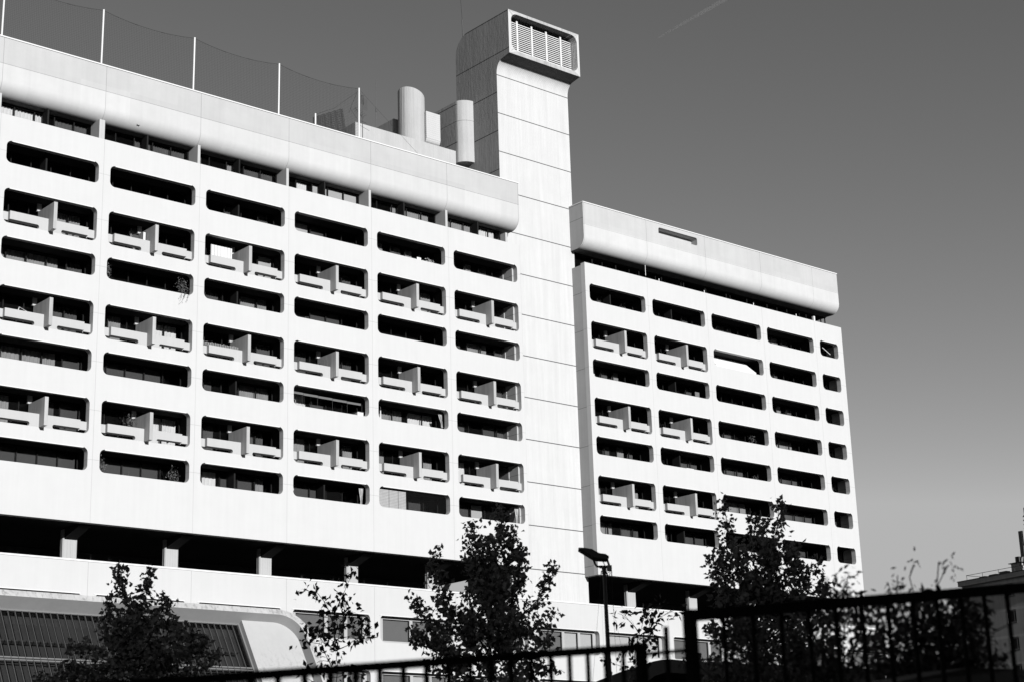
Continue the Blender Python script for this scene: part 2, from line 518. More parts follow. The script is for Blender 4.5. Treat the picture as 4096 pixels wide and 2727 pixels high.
LC = {}
def put(d, r, *codes, c0=0):
    for i, s in enumerate(codes): d[(c0 + i, r)] = s
put(LC, 1, '.....', '.....', '.....', '..d.d', 'PPp..', 'dmdm.', 'ddmd.', c0=-1)
put(LC, 2, '.....', '...mm', '..m..', '....P', '...dd', '...mm', 'b..d.', c0=-1)
put(LC, 3, '.....', 'mmmmd', '.....', '.d.mm', 'p.pp.', '.....', '.dmmd', c0=-1)
put(LC, 4, '.....', 'd..dd', '.m.bb', '...md', 'dd.dd', 'd..d.', '...dd', c0=-1)
put(LC, 5, '.....', 'mmmmp', 'pppp.', '.d.mm', 'bbp..', 'pmmbb', 'md.pd', c0=-1)
put(LC, 6, '.....', 'dm.dp', 'p..bb', 'pd.dd', 'dm.dm', 'bm.dm', 'bb...', c0=-1)
put(LC, 7, '.....', 'ppppp', 'pppp.', 'bbppm', 'ppp..', '..pp.', 'ppP..', c0=-1)
left_balc = {(c, r) for c in range(-1, 6) for r in (2, 4, 6)}
LEFT = apartment('apartment_block', 'white concrete apartment block of six bays with stepped balconies, left of the louvred tower', 0.0, list(range(-1, 6)), -5.9, 38.0, left_balc, LC,
                 {(2, 1), (2, 3), (2, 5), (2, 7), (0, 1), (3, 7)}, 'facade_paint')
RC = {}
put(RC, 1, 'd.d.d', 'd...d', 'd.dd.', 'dmmd.', 'd')
put(RC, 2, 'd..m.', 'd..d.', '.....', 'ddd..', 'd')
put(RC, 3, 'dbdm.', 'md..d', 'd....', 'ddmd.', 'd')
put(RC, 4, 'm..d.', 'd..d.', 'dmd..', 'mmmm.', 'd')
put(RC, 5, 'mmdmd', 'mm.dd', 'mmdd.', 'mmdd.', 'd')
put(RC, 6, 'mm.dm', 'm..d.', 'mmmm.', 'mmddd', 'd')
put(RC, 7, 'mmmdd', 'dm.pp', '.....', '.Pmp.', 'd')
right_balc = {(c, r) for c in (0, 1) for r in (2, 4, 6)}
RIGHT = apartment('apartment_block', 'narrower white apartment block right of the louvred tower, with a column of small square loggias', X2, [0, 1, 2, 3, 4], 44.2, 72.94, right_balc, RC,
                  {(0, 1), (1, 1), (1, 3), (1, 5), (1, 7)}, 'facade_paint_right', narrow=4)
fascia(LEFT, -5.9, 38.0, 'fascia_paint')
# right parapet with its long rounded slot
def fascia_slot(xa, xb, sx0, sx1, sz0, sz1):
    ma, mb_ = sx0 - 0.6, sx1 + 0.6
    low = [(-0.115, 44.5)]
    for i in range(21):
        a = R_(90 * i / 20)
        low.append((0.70 - 0.815 * math.cos(a), 43.5 - 0.81 * math.sin(a)))
    low += [(1.40, 42.69), (1.40, 43.2), (0.5, 43.6), (0.5, 44.5)]
    mb = MB()
    mb.prism([(xa, y, z) for y, z in low], (xb - xa, 0, 0))
    for p, q in ((xa, ma), (mb_, xb)):
        strip(mb, p, q, 44.5, 46.05, -0.115, 0.5)
    mb.poly([(xa, -0.115, 44.5), (xa, 0.5, 44.5), (xa, 0.5, 46.05), (xa, -0.115, 46.05)])
    mb.poly([(xb, -0.115, 44.5), (xb, 0.5, 44.5), (xb, 0.5, 46.05), (xb, -0.115, 46.05)])
    mb.poly([(xa, 0.5, 43.6), (xa, 0.5, 46.05), (xa, 1.40, 46.05), (xa, 1.40, 43.2)])
    wall_cell(mb, ma, mb_, 44.5, 46.05, (sx0, sx1, sz0, sz1, 0.16), -0.115, 0.5)
    o = mb.build('roof_parapet', ['fascia_paint_right', 'side_paint', 'soffit_shade'], RIGHT, smooth=30)
    for p in o.data.polygons:
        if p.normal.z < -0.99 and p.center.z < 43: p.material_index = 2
        if abs(p.normal.x) > 0.9 and abs(p.center.x - xa) < .1: p.material_index = 1
    MB().box(sx0 - .1, sx1 + .1, 0.503, 0.6, sz0 - .1, sz1 + .1).build('slot_back', 'fascia_paint_right', RIGHT)
    MB().box(xa - 0.03, xb + 0.03, -0.16, 0.55, 46.055, 46.13).build('parapet_cap', 'cap_metal', RIGHT)
    MB().box(xa - 0.03, xa + 0.3, 0.552, 1.40, 46.055, 46.13).build('parapet_cap', 'cap_metal', RIGHT)
fascia_slot(44.16, 72.8, 51.9, 56.1, 45.13, 45.76)

# top-floor loggias of the left block
for c in range(-1, 6):
    x = c * BW
    code = {0: 'bbbdd', 1: '..ddd', 2: 'd.mdd', 3: 'mbPPP', 4: 'b.mmm', 5: 'mmmbb'}.get(c, '.....')
    xe = x + BW - 0.2 if c < 5 else 37.25
    window(LEFT, x + 0.02, xe, 40.62, 42.684, 1.10, code)
    MB().box(x + 2.95, x + 3.05, 0.45, 1.098, 40.62, 42.684).build('glass_divider', 'loggia_wall', LEFT)
    f = MB()
    f.box(x - 0.19, x - 0.012, 0.02, 1.098, 41.5 - 0.9, 42.70)
    if c == 1: f.box(x - 0.36, x - 0.195, 0.02, 1.098, 41.5 - 0.9, 42.70)
    f.build('loggia_fin', 'balcony_paint', LEFT)
f = MB(); f.box(37.26, 37.45, 0.55, 1.3, 40.6, 42.45); f.build('loggia_fin', 'balcony_paint', LEFT)
# recessed strip of windows at the top of the right block
window(RIGHT, 44.6, 72.3, 40.62, 42.684, YW, '..........')
for k in range(12):
    x = 46.3 + k * 2.4
    MB().box(x - 0.05, x + 0.05, YW - 0.06, YW - 0.004, 40.62, 42.68).build('window_bar', 'frame_dark', RIGHT)
for x in (52.0, 56.9, 62.5, 67.6):
    MB().tube([(x, 0.22, 41.45), (x, 0.22, 41.78)], 0.03).build('railing_stub', 'metal_white', RIGHT)
MB().tube([(50.9, 0.5, 41.9), (50.9, 0.5, 42.75)], 0.02).build('railing_stub', 'metal_white', RIGHT)
MB().box(69.66, 69.84, 0.12, 0.3, 41.4, 41.95).build('end_post', 'metal_white', RIGHT)

# roof house, round ventilation chimney and duct box on the left block
MB().box(27.65, 36.55, 4.95, 12.0, 45.42, 49.86).build('roof_house', ['raw_concrete', 'streaked_shade_concrete'], LEFT)
ch = MB()
ring = [(33.3 + 0.97 * math.cos(2 * math.pi * i / 40), 5.93 + 0.97 * math.sin(2 * math.pi * i / 40)) for i in range(40)]
topc = [53.70 - 0.345 * math.cos(2 * math.pi * i / 40) - 0.06 * math.sin(2 * math.pi * i / 40) for i in range(40)]
ch.poly([(x, y, 49.863) for x, y in ring]); ch.poly([(x, y, z) for (x, y), z in zip(ring, topc)])
for i in range(40):
    j = (i + 1) % 40
    ch.poly([(*ring[i], 49.863), (*ring[j], 49.863), (*ring[j], topc[j]), (*ring[i], topc[i])])
ch.build('round_chimney', 'raw_concrete', LEFT, smooth=40)
bx = [(4.9, 52.30), (4.9, 50.25), (4.98, 50.02), (5.15, 49.9), (6.2, 49.9), (6.2, 52.30)]
d = MB(); d.prism([(33.85, y, z) for y, z in bx], (1.27, 0, 0)); d.build('duct_box', 'panel_concrete', LEFT)
MB().box(32.5, 35.5, 7.0, 12.5, 49.863, 52.1).build('lift_house', ['raw_concrete', 'streaked_shade_concrete'], LEFT)
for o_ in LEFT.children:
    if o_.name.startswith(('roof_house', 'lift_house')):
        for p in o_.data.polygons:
            if p.normal.x < -0.9: p.material_index = 1  # left faces get the streaked copy with side shade in its colour

# ================================================================== ventilation tower between the blocks
SH = thing('ventilation_tower', 'tall ribbed concrete tower with a cantilevered louvred head, between the two blocks', 'tower')
prof = [(1.35, 16.2), (1.35, 54.98)]
for i in range(1, 15):
    a = R_(83 * i / 14)
    prof.append((1.35 - 0.68 * (1 - math.cos(a)), 54.98 + 0.93 * math.sin(a)))
prof += [(-0.12, 56.05), (-0.12, 59.5)]
back = [(4.49, 59.5)]
for i in range(1, 13):
    a = R_(90 * i / 12)
    back.append((4.5 + 1.5 * math.sin(a), 58.0 + 1.5 * math.cos(a)))
back += [(6.0, 16.2)]
XA, XB = 37.6, 44.5
hole = (37.86, 44.30, 56.36, 59.28, 0.55)
mb = MB()
full = prof + back
for x in (XA, XB): mb.poly([(x, y, z) for y, z in full])
for i in range(len(full)):
    (ya, za), (yb, zb) = full[i], full[(i + 1) % len(full)]
    if (ya, za) == (-0.12, 56.05): continue
    mb.poly([(XA, ya, za), (XB, ya, za), (XB, yb, zb), (XA, yb, zb)])
arcs = rrect(*hole, n=10)
cor = [(XA, 56.05), (XB, 56.05), (XB, 59.5), (XA, 59.5)]
for i in range(4):
    a = arcs[i]; j = (i + 1) % 4
    for q in range(len(a) - 1):
        mb.poly([(cor[i][0], -0.12, cor[i][1]), (a[q][0], -0.12, a[q][1]), (a[q + 1][0], -0.12, a[q + 1][1])])
    p, q = a[-1], arcs[j][0]
    mb.poly([(cor[i][0], -0.12, cor[i][1]), (p[0], -0.12, p[1]), (q[0], -0.12, q[1]), (cor[j][0], -0.12, cor[j][1])])
loop = [p for a in arcs for p in a]
for i in range(len(loop)):
    p, q = loop[i], loop[(i + 1) % len(loop)]
    mb.poly([(p[0], -0.12, p[1]), (q[0], -0.12, q[1]), (q[0], 1.2, q[1]), (p[0], 1.2, p[1])])
mb.poly([(p[0], 1.2, p[1]) for p in loop])
sh_ = mb.build('shaft', ['shaft_concrete', 'streaked_shade_concrete', 'soffit_shade', 'head_frame'], SH, smooth=25)
for p in sh_.data.polygons:
    if p.normal.y < -0.9 and abs(p.center.y + 0.12) < .01 and p.center.z > 56: p.material_index = 3
    if p.normal.z < -0.85 and p.center.z > 50: p.material_index = 2  # underside of the head: shade painted in by a darker colour
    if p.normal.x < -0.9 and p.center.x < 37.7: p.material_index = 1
gr = MB()
nsl = 17
for i in range(nsl):
    z = 56.45 + i * (2.62 / nsl)
    xa = 37.95 + (0.35 if i < 2 else 0.0)
    gr.prism([(xa, 0.50, z), (xa, 0.50, z + 0.05), (xa, 0.53, z + 0.075), (xa, 0.555, z + 0.05), (xa, 0.53, z - 0.008)], (44.24 - xa, 0, 0))
gr.build('louvre_grille', 'louver', SH)
for x in (38.9, 40.32, 41.74, 43.16):
    MB().box(x - 0.075, x + 0.075, 0.43, 0.498, 56.40, 59.12).build('louvre_post', 'metal_white', SH)
MB().box(37.9, 44.27, 0.8, 0.9, 56.38, 59.26).build('louvre_backing', 'black', SH)
# rounded stair volume hung on the flank
rs = [(37.597, 4.1)] + [(37.597 - 1.03 * math.sin(R_(a)), 4.95 - 0.85 * math.cos(R_(a))) for a in range(6, 91, 6)] + [(36.567, 14.0), (37.597, 14.0)]
r_ = MB()
r_.prism([(x, y, 48.95) for x, y in rs], (0, 0, 3.19))
r_.prism([(x + 0.02 if x < 37.5 else x, y + 0.02 if y < 10 else y, 52.141) for x, y in rs], (0, 0, 0.035))
r_.prism([(x, y, 52.177) for x, y in rs], (0, 0, 1.58))
rv = r_.build('round_stair_volume', ['raw_concrete', 'streaked_shade_concrete'], SH, smooth=35)
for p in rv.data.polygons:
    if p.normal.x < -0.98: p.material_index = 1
t = thing('whip_antenna', 'thin tall whip antenna on top of the louvred tower', 'antenna')
MB().tube([(37.72, 5.2, 58.9), (37.68, 5.2, 60.8)], 0.05).build('mast', 'metal_dark', t)
MB().tube([(37.68, 5.2, 60.8), (37.56, 5.3, 64.0)], 0.032).build('rod', 'metal_dark', t)

# ================================================================== podium
PD = thing('podium_building', 'white low building under the two blocks, with long rounded windows and an open deck', 'building')
pw = MB()
specs = {}
win_rows = ((15.2, 13.55), (11.85, 10.2), (8.5, 6.85))
pl, pr2 = -BW, 12 * BW
for c in range(-1, 12):
    cx0, cx1 = c * BW, (c + 1) * BW
    for k, (zt, zb) in enumerate(win_rows):
        wall_cell(pw, cx0, cx1, zb - 0.85, zt + 0.85, (cx0 + 0.43, cx0 + 6.02, zb, zt, 0.33), 0.0, 0.36)
        if k < 2:
            strip(pw, cx0, cx1, win_rows[k + 1][0] + 0.85, zb - 0.85, 0.0, 0.36)
    strip(pw, cx0, cx1, 16.05, 16.9, 0.0, 0.36)
    strip(pw, cx0, cx1, 0.0, 6.0, 0.0, 0.36)
pw.build('wall', 'podium_paint', PD)
MB().box(pl, pr2, -0.04, 0.40, 16.905, 17.0).build('parapet_cap', 'cap_metal', PD)
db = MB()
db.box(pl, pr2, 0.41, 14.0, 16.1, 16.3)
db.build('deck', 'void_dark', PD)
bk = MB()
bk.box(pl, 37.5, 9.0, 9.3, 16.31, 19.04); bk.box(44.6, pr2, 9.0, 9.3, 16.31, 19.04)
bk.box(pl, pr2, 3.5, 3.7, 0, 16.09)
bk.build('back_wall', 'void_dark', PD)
for c in range(-1, 12):
    x0 = c * BW + 0.3; x1 = (c + 1) * BW - 0.3
    for k, (zt, zb) in enumerate(win_rows[:2]):
        MB().box(x0 + 0.1, x1 - 0.1, -0.03, 0.05, zt - 0.045, zt - 0.002).build('head_strip', 'strip_white', PD)
        fr = MB(); ya, yb = 0.40, 0.47
        fr.box(x0, x1, ya, yb, zt - 0.18, zt + 0.1); fr.box(x0, x1, ya, yb, zb - 0.1, zb + 0.15)
        parts = ((0.0, 0.60), (2.65, 2.88), (4.08, 4.31), (5.44, 5.74))
        for a, b in parts: fr.box(x0 + a, x0 + b, ya - 0.003, yb - 0.003, zb + 0.15, zt - 0.18)
        w = fr.build('window', 'frame_light', PD)
        MB().box(x0, x1, 0.43, 0.436, zb + 0.14, zt - 0.17).build('pane', 'podium_glass', w)
        br = {(6, 0): (0, 1, 1), (7, 0): (1, 1, 1), (4, 1): (0, 1, 0), (9, 0): (1, 0, 1)}.get((c, k), (0, 0, 0))
        for q, (a, b) in enumerate(((0.58, 2.66), (2.87, 4.09), (4.30, 5.45))):
            MB().box(x0 + a, x0 + b, 0.60, 0.605, zb, zt).build('blind', 'blind_light' if br[q] else 'blind_grey', w)
# pillars with sloping haunches, fine planting along the deck edge
for c in list(range(0, 6)) + [7, 8, 9, 10, 11]:
    x = c * BW if c < 6 else X2 + (c - 7) * BW + 0.9 * BW
    if c == 0: x = -0.1
    if c == 11: continue
    if c > 6: x = {7: 49.5, 8: 55.8, 9: 62.2, 10: 68.5}[c]
    x -= 0.03
    p = MB()
    p.prism([(x - 0.42, 2.3, 16.31), (x - 0.36, 2.24, 16.31), (x + 0.40, 2.24, 16.31), (x + 0.46, 2.3, 16.31), (x + 0.46, 2.56, 16.31), (x - 0.42, 2.56, 16.31)], (0, 0, 2.68))
    if c == 1:
        p.box(x + 0.055, x + 0.075, 2.225, 2.28, 16.32, 18.9)
    p.build('pillar', 'column_concrete', PD)
    h = MB()
    h.prism([(x - 0.34, 2.6, 18.45), (x - 0.34, 2.2, 18.45), (x - 0.34, 0.5, 18.93), (x - 0.34, 0.5, 19.02), (x - 0.34, 2.6, 19.02)], (0.7, 0, 0))
    h.build('haunch', 'loggia_ceiling', PD)
rg = random.Random(3)
g = MB()
for i in range(1500):
    x = rg.uniform(0, 33); y = rg.uniform(0.5, 0.9); hh = rg.uniform(0.6, 0.95) * (1 if rg.random() < .9 else 1.25)
    a = rg.uniform(0, 3.14)
    g.poly([(x - 0.012 * math.cos(a), y - 0.012 * math.sin(a), 16.3), (x + 0.012 * math.cos(a), y + 0.012 * math.sin(a), 16.3), (x + rg.uniform(-.1, .1), y + rg.uniform(-.05, .05), 16.25 + hh)])
o = g.build('deck_grass', 'leaf', None, fix=False)
tag(o, 'thin dark grass growing along the open deck edge under the left block', 'grass', kind='stuff')

# ================================================================== sloping glazed hall in front of the podium
s_ = 0.62
nn = Vector((0, -1, s_)).normalized()
dn = Vector((0, -s_, -1)).normalized()
O_ = Vector((0, -2, 14.75))
def S(x, t, dep=0.0): return O_ + Vector((x, 0, 0)) + dn * t - nn * dep
HL = thing('glazed_entrance_hall', 'sloping glazed hall with a thick rounded concrete frame, bottom left in front of the podium', 'glazed hall')
TB = 13.6
def frame_outline(xr, t0, rad):
    pts = [(-12.0, t0)]
    for i in range(15):
        a = R_(90 * i / 14)
        pts.append((xr - rad + rad * math.sin(a), t0 + rad - rad * math.cos(a)))
    pts.append((xr, TB))
    return pts
outer = frame_outline(18.92, -0.02, 1.75)
inner = frame_outline(18.43, 0.36, 1.35)
hb = MB()
for i in range(len(outer) - 1):
    a, b, c, d_ = outer[i], outer[i + 1], inner[i + 1], inner[i]
    hb.cur = 1; hb.poly([S(*a), S(*b), S(*c), S(*d_)])
    hb.cur = 0
    hb.poly([S(*d_), S(*c), S(*c, 1.14), S(*d_, 1.14)])
    hb.poly([S(*a), S(*b), S(*b) + Vector((0, 2.4 + 0.0, 0)), S(*a) + Vector((0, 2.4, 0))])
hb.build('concrete_frame', ['hood_paint', 'hood_edge'], HL, smooth=30)
pn = MB()
po = [(x, t) for x, t in frame_outline(18.43, 0.363, 1.35)[1:]]
po = [(15.02, 0.363)] + po + [(15.02, TB)]
pn.prism([S(x, t, 0.70) for x, t in po], -nn * 0.42)
pn.build('white_panel', 'hood_panel', HL)
DG = 1.02
for ta, tb_ in ((0.363, 0.45), (3.40, 3.47), (3.56, 3.62), (6.45, 6.52), (6.61, 6.67), (9.5, 9.57), (9.66, 9.72)):
    sf = MB(); sf.prism([S(-12, ta, DG), S(14.92, ta, DG), S(14.92, tb_, DG), S(-12, tb_, DG)], -nn * 0.06)
    sf.build('transom', 'transom_metal', HL)
sf = MB(); sf.prism([S(14.925, 0.363, DG - .02), S(15.017, 0.363, DG - .02), S(15.017, TB, DG - .02), S(14.925, TB, DG - .02)], -nn * 0.2)
sf.build('side_frame', 'transom_metal', HL)
x = 14.92 - 0.39
while x > -4:
    q = MB()
    q.prism([S(x - 0.016, 0.452, DG - .02), S(x + 0.016, 0.452, DG - .02), S(x + 0.016, TB, DG - .02), S(x - 0.016, TB, DG - .02)], -nn * 0.1)
    q.build('mullion', 'metal_grey', HL)
    x -= 0.3905
gp = MB(); gp.prism([S(-12, 0.4, DG + .085), S(14.92, 0.4, DG + .085), S(14.92, TB, DG + .085), S(-12, TB, DG + .085)], -nn * 0.01)
gp.build('glass_sheet', 'atrium_glass', HL)
for t in (2.1, 5.2, 8.2):
    il = MB(); il.prism([S(-12, t, 1.35), S(14.6, t, 1.35), S(14.6, t + 0.06, 1.35), S(-12, t + 0.06, 1.35)], -nn * 0.25)
    il.build('inner_beam', 'metal_grey', HL)
il = MB(); il.prism([S(-12, 0.0, 1.75), S(14.98, 0.0, 1.75), S(14.98, TB, 1.75), S(-12, TB, 1.75)], -nn * 0.05)
il.build('inner_blind', 'hall_interior', HL)

# ================================================================== safety netting on the left roof
NT = thing('safety_netting', 'white posts carrying a fine sagging net along the left roof edge', 'netting')
px = (-6.3, -0.17, 6.0, 12.15, 18.3, 24.52)
for i, x in enumerate(px):
    m_ = MB(); m_.tube([(x, 0.15, 45.9), (x + 0.03, 0.15, 49.78)], 0.055, 8)
    if i > 1 and i < 5: m_.tube([(x + 0.02, 0.15, 47.75), (x + 0.3, 0.5, 47.7)], 0.012, 4)
    m_.build('post', 'metal_white', NT)
MB().tube([(21.1, 0.15, 46.1), (21.1, 0.15, 47.05)], 0.055, 8).build('short_post', 'metal_white', NT)
def topz(x):
    for a, b in zip(px, px[1:]):
        if a <= x <= b:
            u = (x - a) / (b - a)
            return 49.74 - 4 * 0.30 * u * (1 - u)
    return 49.7
cb = MB()
xs = [px[0] + (px[-1] - px[0]) * i / 150 for i in range(151)]
cb.tube([(x, 0.16, topz(x)) for x in xs], 0.014, 5)
cb.tube([(24.55, 0.15, 49.7), (29.5, 0.15, 46.2)], 0.009, 4)
cb.tube([(21.1, 0.16, 47.0), (22.8, 0.5, 48.0), (24.5, 0.16, 49.55)], 0.010, 4)
cb.tube([(24.45, 0.2, 49.5), (24.1, 0.3, 48.6), (23.85, 0.3, 47.9)], 0.012, 4)
cb.tube([(24.5, 0.3, 47.6), (23.95, 0.3, 48.2)], 0.012, 4)
cb.build('cable', 'net_cord', NT)
nb = MB(); w_ = 0.008
step = 0.11
x = px[0]
while x < px[-1]:
    zt = topz(x)
    nb.poly([(x - w_, 0.17, 46.1), (x + w_, 0.17, 46.1), (x + w_, 0.17, zt), (x - w_, 0.17, zt)])
    x += step
for i in range(34):
    z = 46.15 + i * step
    for a, b in zip(px, px[1:]):
        # clip the mesh row where the sagging top cable drops below it
        segs = []
        n = 24
        for q in range(n):
            xa, xb = a + (b - a) * q / n, a + (b - a) * (q + 1) / n
            if z < min(topz(xa), topz(xb)): segs.append((xa, xb))
        for xa, xb in segs: nb.poly([(xa, 0.172, z - w_), (xb, 0.172, z - w_), (xb, 0.172, z + w_), (xa, 0.172, z + w_)])
o = nb.build('net', 'net_cord', NT, fix=False)
# bunched end of the net hanging in folds
fb = MB(); fr_ = random.Random(5); w_ = 0.02
def fold(u, v):          # u along, v down
    x = 21.2 + 2.35 * u + 0.35 * v * u
    zt = 46.95 + 1.25 * u
    zb = 46.15
    return (x, 0.55 + 0.12 * math.sin(u * 34), zt + (zb - zt) * v)
for i in range(70):
    u = i / 69
    p = [fold(u, v / 6) for v in range(7)]
    for a, b in zip(p, p[1:]): fb.poly([(a[0] - w_, a[1], a[2]), (a[0] + w_, a[1], a[2]), (b[0] + w_, b[1], b[2]), (b[0] - w_, b[1], b[2])])
for i in range(13):
    v = i / 12
    p = [fold(u / 60, v) for u in range(61)]
    for a, b in zip(p, p[1:]): fb.poly([(a[0], a[1], a[2] - w_), (b[0], b[1], b[2] - w_), (b[0], b[1], b[2] + w_), (a[0], a[1], a[2] + w_)])
fb.build('hanging_net', 'net_cord', NT, fix=False)

# roof antennas
t = thing('aerial', 'dark television aerial with several prongs behind the last net post', 'aerial')
m_ = MB(); m_.tube([(26.86, 3, 45.45), (26.86, 3, 50.85)], 0.025, 6); m_.build('mast', 'metal_dark', t)
m_ = MB()
m_.tube([(26.9, 2.9, 50.2), (26.85, 3.05, 50.95)], 0.02, 5)
for k in range(9): m_.tube([(26.74, 3, 50.3 + k * 0.075), (27.0, 3, 50.32 + k * 0.075)], 0.012, 4)
m_.build('yagi_aerial', 'metal_dark', t)
m_ = MB()
m_.tube([(26.1, 2.8, 49.75), (27.0, 3.1, 49.3)], 0.018, 5)
for k in range(6): m_.tube([(26.15 + k * 0.15, 2.55, 49.72 - k * 0.075), (26.15 + k * 0.15, 3.15, 49.72 - k * 0.075)], 0.009, 4)
m_.tube([(26.6, 2.9, 48.95), (27.3, 3.1, 49.0)], 0.012, 4); m_.tube([(26.6, 2.9, 48.6), (27.5, 3.1, 48.5)], 0.012, 4)
m_.build('yagi_aerial', 'metal_dark', t)
m_ = MB()
for k in range(8): m_.tube([(26.95 + k * 0.05, 3.05, 49.9), (26.95 + k * 0.05, 3.05, 50.75)], 0.005, 4)
m_.build('reflector_grid', 'metal_dark', t)
t = thing('whip_antenna', 'thin pale whip antenna standing alone left of the round chimney', 'antenna')
MB().tube([(29.5, 5.0, 49.85), (29.5, 5.0, 51.2)], 0.03, 6).build('base_tube', 'metal_grey', t)
MB().tube([(29.5, 5.0, 51.2), (29.5, 5.0, 53.6)], 0.018, 6).build('rod', 'metal_grey', t)
MB().tube([(29.5, 5.0, 51.1), (29.5, 5.0, 51.4)], 0.05, 6).build('clamp', 'metal_dark', t)

# ================================================================== things in and on the loggias
def bay(c, r, right=False): return ((X2 if right else 0) + c * BW, Z0 - FH * r)
def leaf_blob(mb, centre, rad, n, size, g):
    for _ in range(n):
        p = Vector(centre) + Vector((g.gauss(0, 1) * rad[0], g.gauss(0, 1) * rad[1], g.gauss(0, 1) * rad[2])) * 0.5
        leaf(mb, p, size * g.uniform(.6, 1.3), g)
def leaf(mb, p, L, g, droop=0.0, width=0.55):
    d = Vector((g.gauss(0, 1), g.gauss(0, 1), g.gauss(0, 1) - droop)).normalized()
    a = d.cross(Vector((g.gauss(0, 1), g.gauss(0, 1), g.gauss(0, 1))))
    if a.length < 1e-4: return
    a.normalize(); n = d.cross(a)
    w = L * width * 0.5
    mb.poly([p, p + d * L * .4 + a * w + n * w * .4, p + d * L, p + d * L * .42])
    mb.poly([p, p + d * L * .42, p + d * L, p + d * L * .4 - a * w + n * w * .4])

cx, zr = bay(2, 2)
t = thing('balcony_screen', 'white sunlit slatted screen behind the left balcony of the third bay', 'screen')
m_ = MB(); m_.box(cx + 1.28, cx + 2.75, 0.75, 0.79, zr - 0.9, zr + 0.3); m_.build('panel', 'cloth_white', t)
m_ = MB()
for k in range(7): m_.box(cx + 1.3 + k * 0.22, cx + 1.312 + k * 0.22, 0.735, 0.748, zr - 0.9, zr + 0.29)
m_.build('upright', 'metal_grey', t)
cx, zr = bay(2, 4)
m_ = MB(); g = random.Random(8)
for k in range(22): m_.box(cx + 0.45 + k * 0.115, cx + 0.48 + k * 0.115, 0.20, 0.22, zr - 0.64, zr - 0.42 + g.uniform(-.02, .05))
for k in range(3): m_.box(cx + 0.44, cx + 3.0, 0.225, 0.235, zr - 0.62 + k * 0.08, zr - 0.605 + k * 0.08)
tag(m_.build('reed_screen', 'reed', None), 'low woven reed screen along the left parapet of a balcony in the third bay', 'screen')
cx, zr = bay(0, 4)
m_ = MB()
m_.tube([(cx + 1.75, 0.9, zr - 1.0), (cx + 2.05, 0.9, zr - 0.18), (cx + 2.75, 0.9, zr - 0.45), (cx + 2.72, 0.9, zr - 1.0)], 0.018, 6)
m_.tube([(cx + 1.75, 0.5, zr - 1.0), (cx + 2.05, 0.9, zr - 0.18)], 0.018, 6)
m_.tube([(cx + 1.6, 0.6, zr - 0.6), (cx + 2.8, 0.8, zr - 0.48)], 0.018, 6)
tag(m_.build('drying_rack', 'metal_white', None), 'white folding drying rack on a first bay balcony', 'drying rack')
cx, zr = bay(1, 2)
m_ = MB()
m_.tube([(cx + 2.35, 0.55, zr - 0.7), (cx + 2.25, 0.6, zr - 0.28), (cx + 2.7, 0.6, zr - 0.1), (cx + 2.75, 0.55, zr - 0.6)], 0.022, 6)
m_.box(cx + 2.33, cx + 2.72, 0.61, 0.63, zr - 0.6, zr - 0.22)
tag(m_.build('folding_chair', 'metal_dark', None), 'dark folded chair leaning by the fin of a balcony in the second bay', 'chair')
m_ = MB(); m_.box(cx + 2.86, cx + 3.0, 0.35, 0.38, zr - 0.75, zr - 0.05)
tag(m_.build('white_board', 'cloth_white', None), 'narrow white board beside the folded chair', 'board')
cx, zr = bay(4, 1)
t = thing('folded_towel', 'pale folded towel hung in the fifth bay of the top row', 'towel')
m_ = MB(); curtain(m_, cx + 4.3, cx + 4.65, zr - 0.9, zr - 0.15, 0.8, 0.03, 0.12); m_.build('cloth', 'cloth_white', t)
g = random.Random(2)
m_ = MB(); leaf_blob(m_, (cx + 5.1, 0.55, zr - 0.5), (0.35, .2, 0.25), 160, 0.12, g)
tag(m_.build('shrub_pot', 'reed', None, fix=False), 'pale flowering plant on the ledge beside the towel', 'plant')
MB().box(cx + 5.72, cx + 5.88, 0.5, 0.6, zr - 0.7, zr - 0.45).build('paper_box', 'cloth_white', None)
tag(bpy.data.objects['paper_box'], 'small white box at the right end of the ledge beside the pale plant', 'box')
cx, zr = bay(3, 4)
m_ = MB(); curtain(m_, cx + 2.55, cx + 3.1, zr - 0.66, zr - 0.15, 0.35, 0.05, 0.3)
m_.prism([(cx + 2.5, 0.4, zr - 0.6), (cx + 2.8, 0.4, zr - 0.12), (cx + 3.12, 0.4, zr - 0.1), (cx + 3.12, 0.4, zr - 0.6)], (0, .06, 0))
tag(m_.build('dark_cloth', 'cloth_dark', None), 'dark cloth hung over the fin of a balcony in the fourth bay', 'cloth')
# rolled awnings and white cabinet, fourth bay fifth row
cx, zr = bay(3, 5)
for k in range(5):
    t = thing('rolled_awning', ['grey rolled awning, leftmost of five under the loggia ceiling', 'rolled awning second from left under the loggia ceiling', 'middle one of five rolled awnings under the loggia ceiling',
              'rolled awning second from right under the loggia ceiling', 'rolled awning at the right end, beside the rounded reveal'][k], 'awning', 'rolled awnings in a row')
    xa = cx + 0.45 + k * 1.12
    MB().prism([(xa, 0.55 + .06 * k, zr + 0.36), (xa, 0.7 + .06 * k, zr + 0.42), (xa, 0.7 + .06 * k, zr + 0.30), (xa, 0.58 + .06 * k, zr + 0.24)], (1.06, 0, 0)).build('roll', 'blind_grey', t)
    MB().tube([(xa + 1.1, 0.75, zr + 0.3), (xa + 1.1, 0.75, zr - 1.2)], 0.008, 4).build('cord', 'metal_grey', t)
t = thing('cloth_cabinet', 'white cloth cabinet at the right end under the rolled awnings', 'cabinet')
MB().box(cx + 5.55, cx + 6.0, 0.55, 1.3, zr - 1.4, zr - 0.27).build('body', 'cloth_white', t)
MB().box(cx + 5.5, cx + 6.03, 0.5, 1.35, zr - 0.265, zr - 0.24).build('top', 'metal_dark', t)
